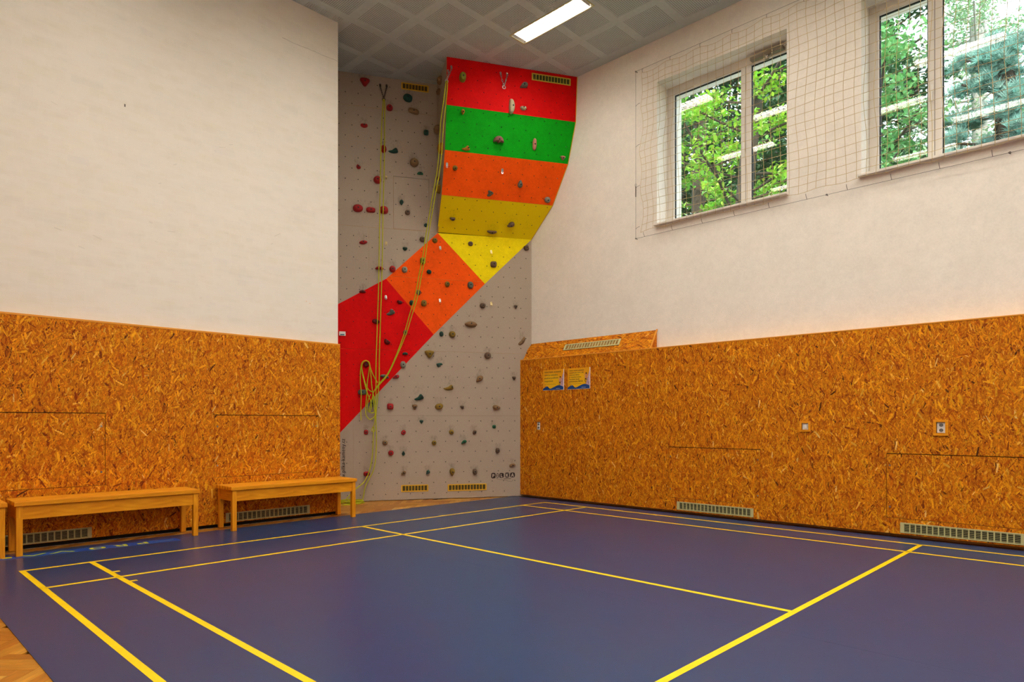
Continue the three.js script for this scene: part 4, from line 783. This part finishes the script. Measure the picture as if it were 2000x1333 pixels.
// ------------------------------------------------------------------ notices on the wainscot
function notice(z0, z1, lines, label, k) {
  const w = z1 - z0, h = 0.302, t = thing('notice_board', label, 'notice'); t.rotation.y = -Math.PI / 2; t.position.set(OR, 1.77, (z0 + z1) / 2);
  const tex = canvasTex(800, 600, (g, W, H) => {
    g.fillStyle = 'rgb(238,168,6)'; g.fillRect(0, 0, W, H);
    g.fillStyle = 'rgb(240,186,10)'; g.beginPath(); g.ellipse(360, 330, 300, 230, 0, 0, 7); g.fill();
    // rock and a climber on it
    g.fillStyle = 'rgb(196,160,176)'; g.beginPath(); g.moveTo(W, 40); g.lineTo(730, 230); g.lineTo(690, 360); g.lineTo(640, 520); g.lineTo(640, H); g.lineTo(W, H); g.fill();
    const r = rng(70 + k); for (let i = 0; i < 60; i++) { g.fillStyle = i % 2 ? 'rgba(120,90,120,0.5)' : 'rgba(228,206,214,0.7)'; const x = 670 + 130 * r(), y = 230 + 320 * r(); g.beginPath(); g.moveTo(x, y); g.lineTo(x + 10 + 20 * r(), y + 30 * r()); g.lineTo(x + 6, y + 30 + 40 * r()); g.fill(); }
    const dy = k ? -60 : 0;
    g.fillStyle = 'rgb(216,150,120)'; g.beginPath(); g.ellipse(655, 320 + dy, 34, 62, 0.25, 0, 7); g.fill(); g.beginPath(); g.ellipse(668, 240 + dy, 24, 26, 0, 0, 7); g.fill();
    g.strokeStyle = 'rgb(216,150,120)'; g.lineWidth = 15; g.beginPath(); g.moveTo(636, 290 + dy); g.lineTo(605, 270 + dy); g.lineTo(592, 230 + dy); g.moveTo(680, 290 + dy); g.lineTo(728, 250 + dy); g.stroke();
    g.fillStyle = 'rgb(52,30,18)'; g.beginPath(); g.ellipse(668, 224 + dy, 28, 18, 0, 0, 7); g.fill(); g.fillRect(620, 368 + dy, 60, 24);
    g.strokeStyle = 'rgb(120,110,40)'; g.lineWidth = 20; g.beginPath(); g.moveTo(640, 390 + dy); g.lineTo(622, 430 + dy); g.lineTo(648, 480 + dy); g.moveTo(664, 390 + dy); g.lineTo(700, 420 + dy); g.stroke();
    // hills
    g.fillStyle = 'rgb(8,70,138)'; g.beginPath(); g.moveTo(0, H); g.lineTo(0, 548); g.lineTo(90, 505); g.lineTo(120, 484); g.lineTo(170, 480); g.lineTo(210, 505); g.lineTo(260, 552); g.lineTo(310, 556); g.lineTo(400, 520); g.lineTo(540, 470); g.lineTo(610, 462); g.lineTo(700, 480); g.lineTo(W, 520); g.lineTo(W, H); g.fill();
    g.fillStyle = 'rgb(230,236,240)'; g.fillRect(500, 552, 150, 8); g.fillRect(128, 492, 30, 8);
    g.fillStyle = 'rgb(44,44,52)'; g.font = lines.length > 5 ? 'bold 54px sans-serif' : 'bold 60px sans-serif'; const st = lines.length > 5 ? 62 : 88;
    lines.forEach((l, i) => g.fillText(l, 56, 88 + i * st, i === 0 && lines.length < 5 ? 640 : 530)); g.font = '22px sans-serif'; g.fillText('Děkujeme za dodržování řádu lezecké stěny', 62, 92 + lines.length * st - 10, 470);
    g.fillStyle = 'rgb(244,236,230)'; g.fillRect(W - 16, 0, 16, H); g.fillRect(0, H - 6, W, 6);
  }, 0);
  const g = new THREE.BoxGeometry(w, h, 0.006); g.translate(0, 0, 0.0035);
  part('printed_sheet', g, [M.white, M.white, M.white, M.white, std({ map: tex, roughness: 0.35 }), M.white], t);
}
notice(-0.303, 0.101, ['Vážení hosté, na lezecké', 'stěně je zakázáno', 'používat práškové', 'magnesium'], 'yellow and blue printed notice with four lines, next to the climbing wall', 0);
notice(0.173, 0.578, ['Vážení hosté, prosíme', 'nestahujte lano z ok.', 'Lezecká stěna', 'je monitorována.', 'Porušení bude', 'pokutováno 500 Kč.'], 'yellow and blue printed notice with six lines, right beside the four line one', 1);

// ------------------------------------------------------------------ protective net before the windows
{
  const t = thing('safety_net', 'pale cord ball net stretched on wires in front of the windows', 'net');
  const z0 = 1.345, nz = 72, dz = 0.0985, y0 = 3.675, ny = 22, dy = 0.0975, r = rng(303), N1 = lattice(91, 64), N2 = lattice(92, 64);
  const P = (i, j) => {
    const u = i / nz, v = j / ny, edge = Math.exp(-i / 2.2), top = Math.exp(-(ny - j) / 2), bot = Math.exp(-j / 1.3);
    const z = z0 + i * dz + edge * 0.045 * Math.sin(Math.PI * ((j * dy / 0.55) % 1)) + 0.02 * (N1(i * 0.7, j * 0.25) - 0.5) + 0.012 * Math.sin(j * 0.5);
    const y = y0 + j * dy - top * 0.035 * Math.sin(Math.PI * ((i * dz / 0.42) % 1)) + bot * 0.022 * Math.sin(Math.PI * ((i * dz / 0.42) % 1)) + 0.02 * (N2(i * 0.25, j * 0.6) - 0.5) - 0.012 * Math.sin(u * 9);
    const x = 6.466 - 0.02 * Math.sin(v * Math.PI) + 0.03 * top + 0.018 * bot + 0.02 * edge + 0.016 * (N1(i * 0.3 + 7, j * 0.3) - 0.5);
    return V(x, y, z);
  };
  const cords = [];
  for (let i = 0; i <= nz; i++) cords.push(tube(Array.from({ length: ny + 1 }, (_, j) => P(i, j)), 0.0024, 1.5, 4));
  for (let j = 0; j <= ny; j++) cords.push(tube(Array.from({ length: nz + 1 }, (_, i) => P(i, j)), 0.0024, 1.5, 4));
  tag(part('netting', merge(cords), M.net, t), null, null, null, 'stuff');
  const yt = 5.868, yb = 3.618, zl = 1.252, ze = z0 + nz * dz;
  const wire = (a, b) => part('wire', rod(a, b, 0.0018, 6), M.wire, t);
  wire(V(6.53, yt, zl), V(6.53, yt, ze)); wire(V(6.53, yb, zl), V(6.53, yb, ze)); wire(V(6.53, yb, zl), V(6.53, yt, zl));
  const bolt = (y, z) => part('eye_bolt', merge([rod(V(XR - 0.001, y, z), V(6.532, y, z), 0.004), (() => { const q = new THREE.TorusGeometry(0.008, 0.003, 6, 10); q.rotateY(Math.PI / 2); q.translate(6.528, y, z); return q; })()]), M.wire, t);
  bolt(yt, zl); bolt(yb, zl); bolt(yt, ze); bolt(yb, ze); bolt(yt, 3.7); bolt(yb, 3.7); bolt(yt, 5.2); bolt(yb, 5.3);
  const hook = (a, b) => part('hook', tube([a, a.clone().lerp(b, 0.5).add(V(-0.01, 0, 0)), b], 0.0024, 3, 5), M.wire, t);
  for (let z = zl + 0.11; z < ze; z += 0.42) { hook(V(6.53, yt, z), V(6.512, yt - 0.055, z + 0.004)); hook(V(6.53, yb, z + 0.03), V(6.505, yb + 0.055, z + 0.026)); }
  for (let y = yb + 0.13; y < yt; y += 0.55) hook(V(6.53, y, zl), V(6.512, y + 0.015, zl + 0.075));
  part('turnbuckle', merge([rod(V(6.53, 4.18, zl), V(6.53, 4.32, zl), 0.007, 8), (() => { const q = new THREE.TorusGeometry(0.014, 0.002, 6, 12); q.rotateY(Math.PI / 2); q.translate(6.53, 4.34, zl); return q; })()]), M.wire, t);
}

// ------------------------------------------------------------------ outside: slope with trees
{
  const g = new THREE.PlaneGeometry(70, 70, 40, 40); g.rotateX(-Math.PI / 2); const p = g.attributes.position, hN = lattice(120, 32);
  for (let i = 0; i < p.count; i++) { const x = p.getX(i) + 44, z = p.getZ(i); p.setY(i, -0.6 + Math.max(0, x - 9) * 0.16 + 0.7 * hN(x * 0.3, z * 0.3)); }
  g.translate(44, 0, 0); g.computeVertexNormals();
  const h = structure('hillside', 'grassy wooded slope outside the windows', 'ground'); part('ground', uvm(g), std({ map: mottled([64, 92, 34], 0.5, 3, 256), roughness: 1 }), h);
}
const leafG = (() => { const s = new THREE.Shape(); s.moveTo(0, -0.5); s.quadraticCurveTo(0.42, -0.1, 0.22, 0.3); s.lineTo(0, 0.5); s.lineTo(-0.22, 0.3); s.quadraticCurveTo(-0.42, -0.1, 0, -0.5); const g = new THREE.ShapeGeometry(s, 2); const p = g.attributes.position; for (let i = 0; i < p.count; i++) p.setZ(i, 0.25 * p.getX(i) * p.getX(i) - 0.12 * p.getY(i) * p.getY(i)); g.computeVertexNormals(); return g; })();
const tuftG = (() => { const L = []; const r = rng(5); for (let k = 0; k < 16; k++) { const c = new THREE.ConeGeometry(0.018, 0.5, 3, 1, true); c.translate(0, 0.25, 0); c.rotateX(0.35 + 0.75 * r()); c.rotateY(k * 2.4); L.push(c); } return merge(L); })();
const leafMat = (c) => new THREE.MeshPhysicalMaterial({ color: 0xffffff, roughness: 0.75, transmission: 0.35, thickness: 0, side: THREE.DoubleSide });
const LEAF = leafMat();
const NEEDLE = std({ color: 0xffffff, roughness: 0.8, side: THREE.DoubleSide });
function tree(name, label, base, height, crown, n, size, tone, spread, seed, kind = 'leaf', group) {
  const t = thing(name, label, 'tree', group), r = rng(seed); t.position.copy(base);
  const bark = flat(...(kind === 'birch' ? [170, 166, 156] : [64, 54, 42]), 0.95);
  const top = height * 0.93, wob = () => (r() - 0.5) * 0.3, tr = [V(0, -0.6, 0), V(wob(), height * 0.3, wob()), V(wob(), height * 0.6, wob()), V(wob(), top, wob())];
  const tg = tube(tr, 0.11 + height * 0.008, 5, 8); part('trunk', uvm(tg), bark, t);
  const tips = [], limbs = [], nb = Math.round(10 + height * 2.4);
  for (let k = 0; k < nb; k++) {
    const f = 0.24 + 0.74 * (k + r()) / nb, a = k * 2.399 + r(), y = height * f;
    const reach = crown * (kind === 'pine' ? 1.15 * (1.05 - f) + 0.12 : Math.sin(Math.PI * Math.min(1, (f - 0.1) / 0.95)) * 0.95 + 0.15) * (0.75 + 0.45 * r());
    const up = kind === 'pine' ? 0.1 * reach : reach * (0.15 + 0.4 * r()), e = V(Math.cos(a) * reach, y + up, Math.sin(a) * reach), m = V(Math.cos(a) * reach * 0.5, y + up * 0.3, Math.sin(a) * reach * 0.5);
    limbs.push(tube([V(0, y - 0.1, 0), m, e], 0.022 + 0.012 * r(), 3, 5)); tips.push([V(0, y, 0), m, e, reach]);
  }
  part('limbs', uvm(merge(limbs)), bark, t);
  const inst = new THREE.InstancedMesh(kind === 'pine' ? tuftG : leafG, kind === 'pine' ? NEEDLE : LEAF, n), o = new THREE.Object3D(), c = new THREE.Color();
  const sprays = []; for (const [a, m, e, reach] of tips) for (let k = 0; k < (kind === 'pine' ? 9 : 7); k++) { const f = 0.25 + 0.8 * r(), q = f < 0.5 ? a.clone().lerp(m, f * 2) : m.clone().lerp(e, (f - 0.5) * 2); q.add(V((r() - 0.5) * spread, (r() - 0.5) * spread * 0.6, (r() - 0.5) * spread)); sprays.push(q); }
  for (let i = 0; i < n; i++) {
    const q = sprays[Math.floor(r() * sprays.length)], ga = () => (r() + r() + r() - 1.5) * 0.8, S = spread * (kind === 'pine' ? 0.34 : 0.5);
    o.position.set(q.x + ga() * S, q.y + ga() * S * 0.55, q.z + ga() * S);
    if (kind === 'pine') { o.rotation.set((r() - 0.5) * 1.6, r() * 6.3, (r() - 0.5) * 1.6); } else o.rotation.set(-1.1 + (r() - 0.5) * 1.5, r() * 6.3, (r() - 0.5) * 1.4, 'YXZ');
    o.scale.setScalar(size * (0.7 + 0.6 * r())); o.updateMatrix(); inst.setMatrixAt(i, o.matrix);
    const w = r(), k = 0.72 + 0.5 * r(); c.setRGB((tone[0] + 0.28 * tone[0] * (w - 0.5) * 2) * k, tone[1] * k, tone[2] * k); inst.setColorAt(i, c);
  }
  inst.name = 'foliage'; inst.castShadow = inst.receiveShadow = true; tag(inst, null, null, null, 'stuff'); t.add(inst);
}
const gy = (x) => -0.5 + Math.max(0, x - 9) * 0.16;
const put = (x, z) => V(x, gy(x), z);
tree('leafy_tree', 'young beech with bright green sprays close outside the window by the climbing wall', put(12.4, 0.1), 8.4, 1.9, 4200, 0.115, [0.3, 0.56, 0.03], 0.5, 1001);
tree('leafy_tree', 'bright green beech behind the mullion of the window by the climbing wall', put(15.4, -2.6), 9.4, 2.3, 4600, 0.13, [0.2, 0.45, 0.04], 0.55, 1002);
tree('leafy_tree', 'dark green beech filling the back of the window by the climbing wall', put(20.4, -6.2), 16, 3.6, 20000, 0.22, [0.035, 0.11, 0.03], 1.4, 1003);
tree('leafy_tree', 'tall dark green beech beyond the bright sprays', put(20, -1.3), 15, 2.2, 15000, 0.2, [0.04, 0.13, 0.035], 1.2, 1004);
tree('leafy_tree', 'blue green lime tree in the left pane of the pine window', put(15.2, 1.75), 9.7, 1.35, 9000, 0.12, [0.2, 0.46, 0.15], 0.7, 1005);
tree('pine_tree', 'blue green pine outside the pine window', put(15, 4.0), 8.3, 2.0, 5200, 0.36, [0.22, 0.42, 0.34], 0.5, 1006, 'pine');
tree('pine_tree', 'second blue green pine beyond the first', put(18.2, 5.4), 8.6, 2.1, 5000, 0.38, [0.24, 0.44, 0.35], 0.5, 1007, 'pine');
tree('birch_tree', 'hazy birch with fine leaves against the sky', put(25, 2.1), 13.2, 2.0, 11000, 0.11, [0.34, 0.52, 0.28], 1.1, 1008, 'birch');
tree('leafy_tree', 'tall dark tree at the far end of the slope', put(28, -14.5), 18, 4.6, 15000, 0.24, [0.04, 0.12, 0.03], 1.6, 1009);
tree('leafy_tree', 'pale green tree behind the pines', put(29, 3.2), 9.4, 3.4, 11000, 0.17, [0.26, 0.46, 0.14], 1.3, 1010);
tree('leafy_tree', 'broad dark tree closing the view behind the bright beeches', put(29, -7.4), 19, 3.6, 18000, 0.26, [0.03, 0.1, 0.03], 1.6, 1011);
tree('leafy_tree', 'dark tree on the upper slope behind the mullion', put(28, -2.2), 18, 2.7, 14000, 0.26, [0.035, 0.11, 0.035], 1.5, 1012);

scene.traverse((o) => { if (o.isMesh) { o.castShadow = true; o.receiveShadow = true; } });
renderer.render(scene, camera);
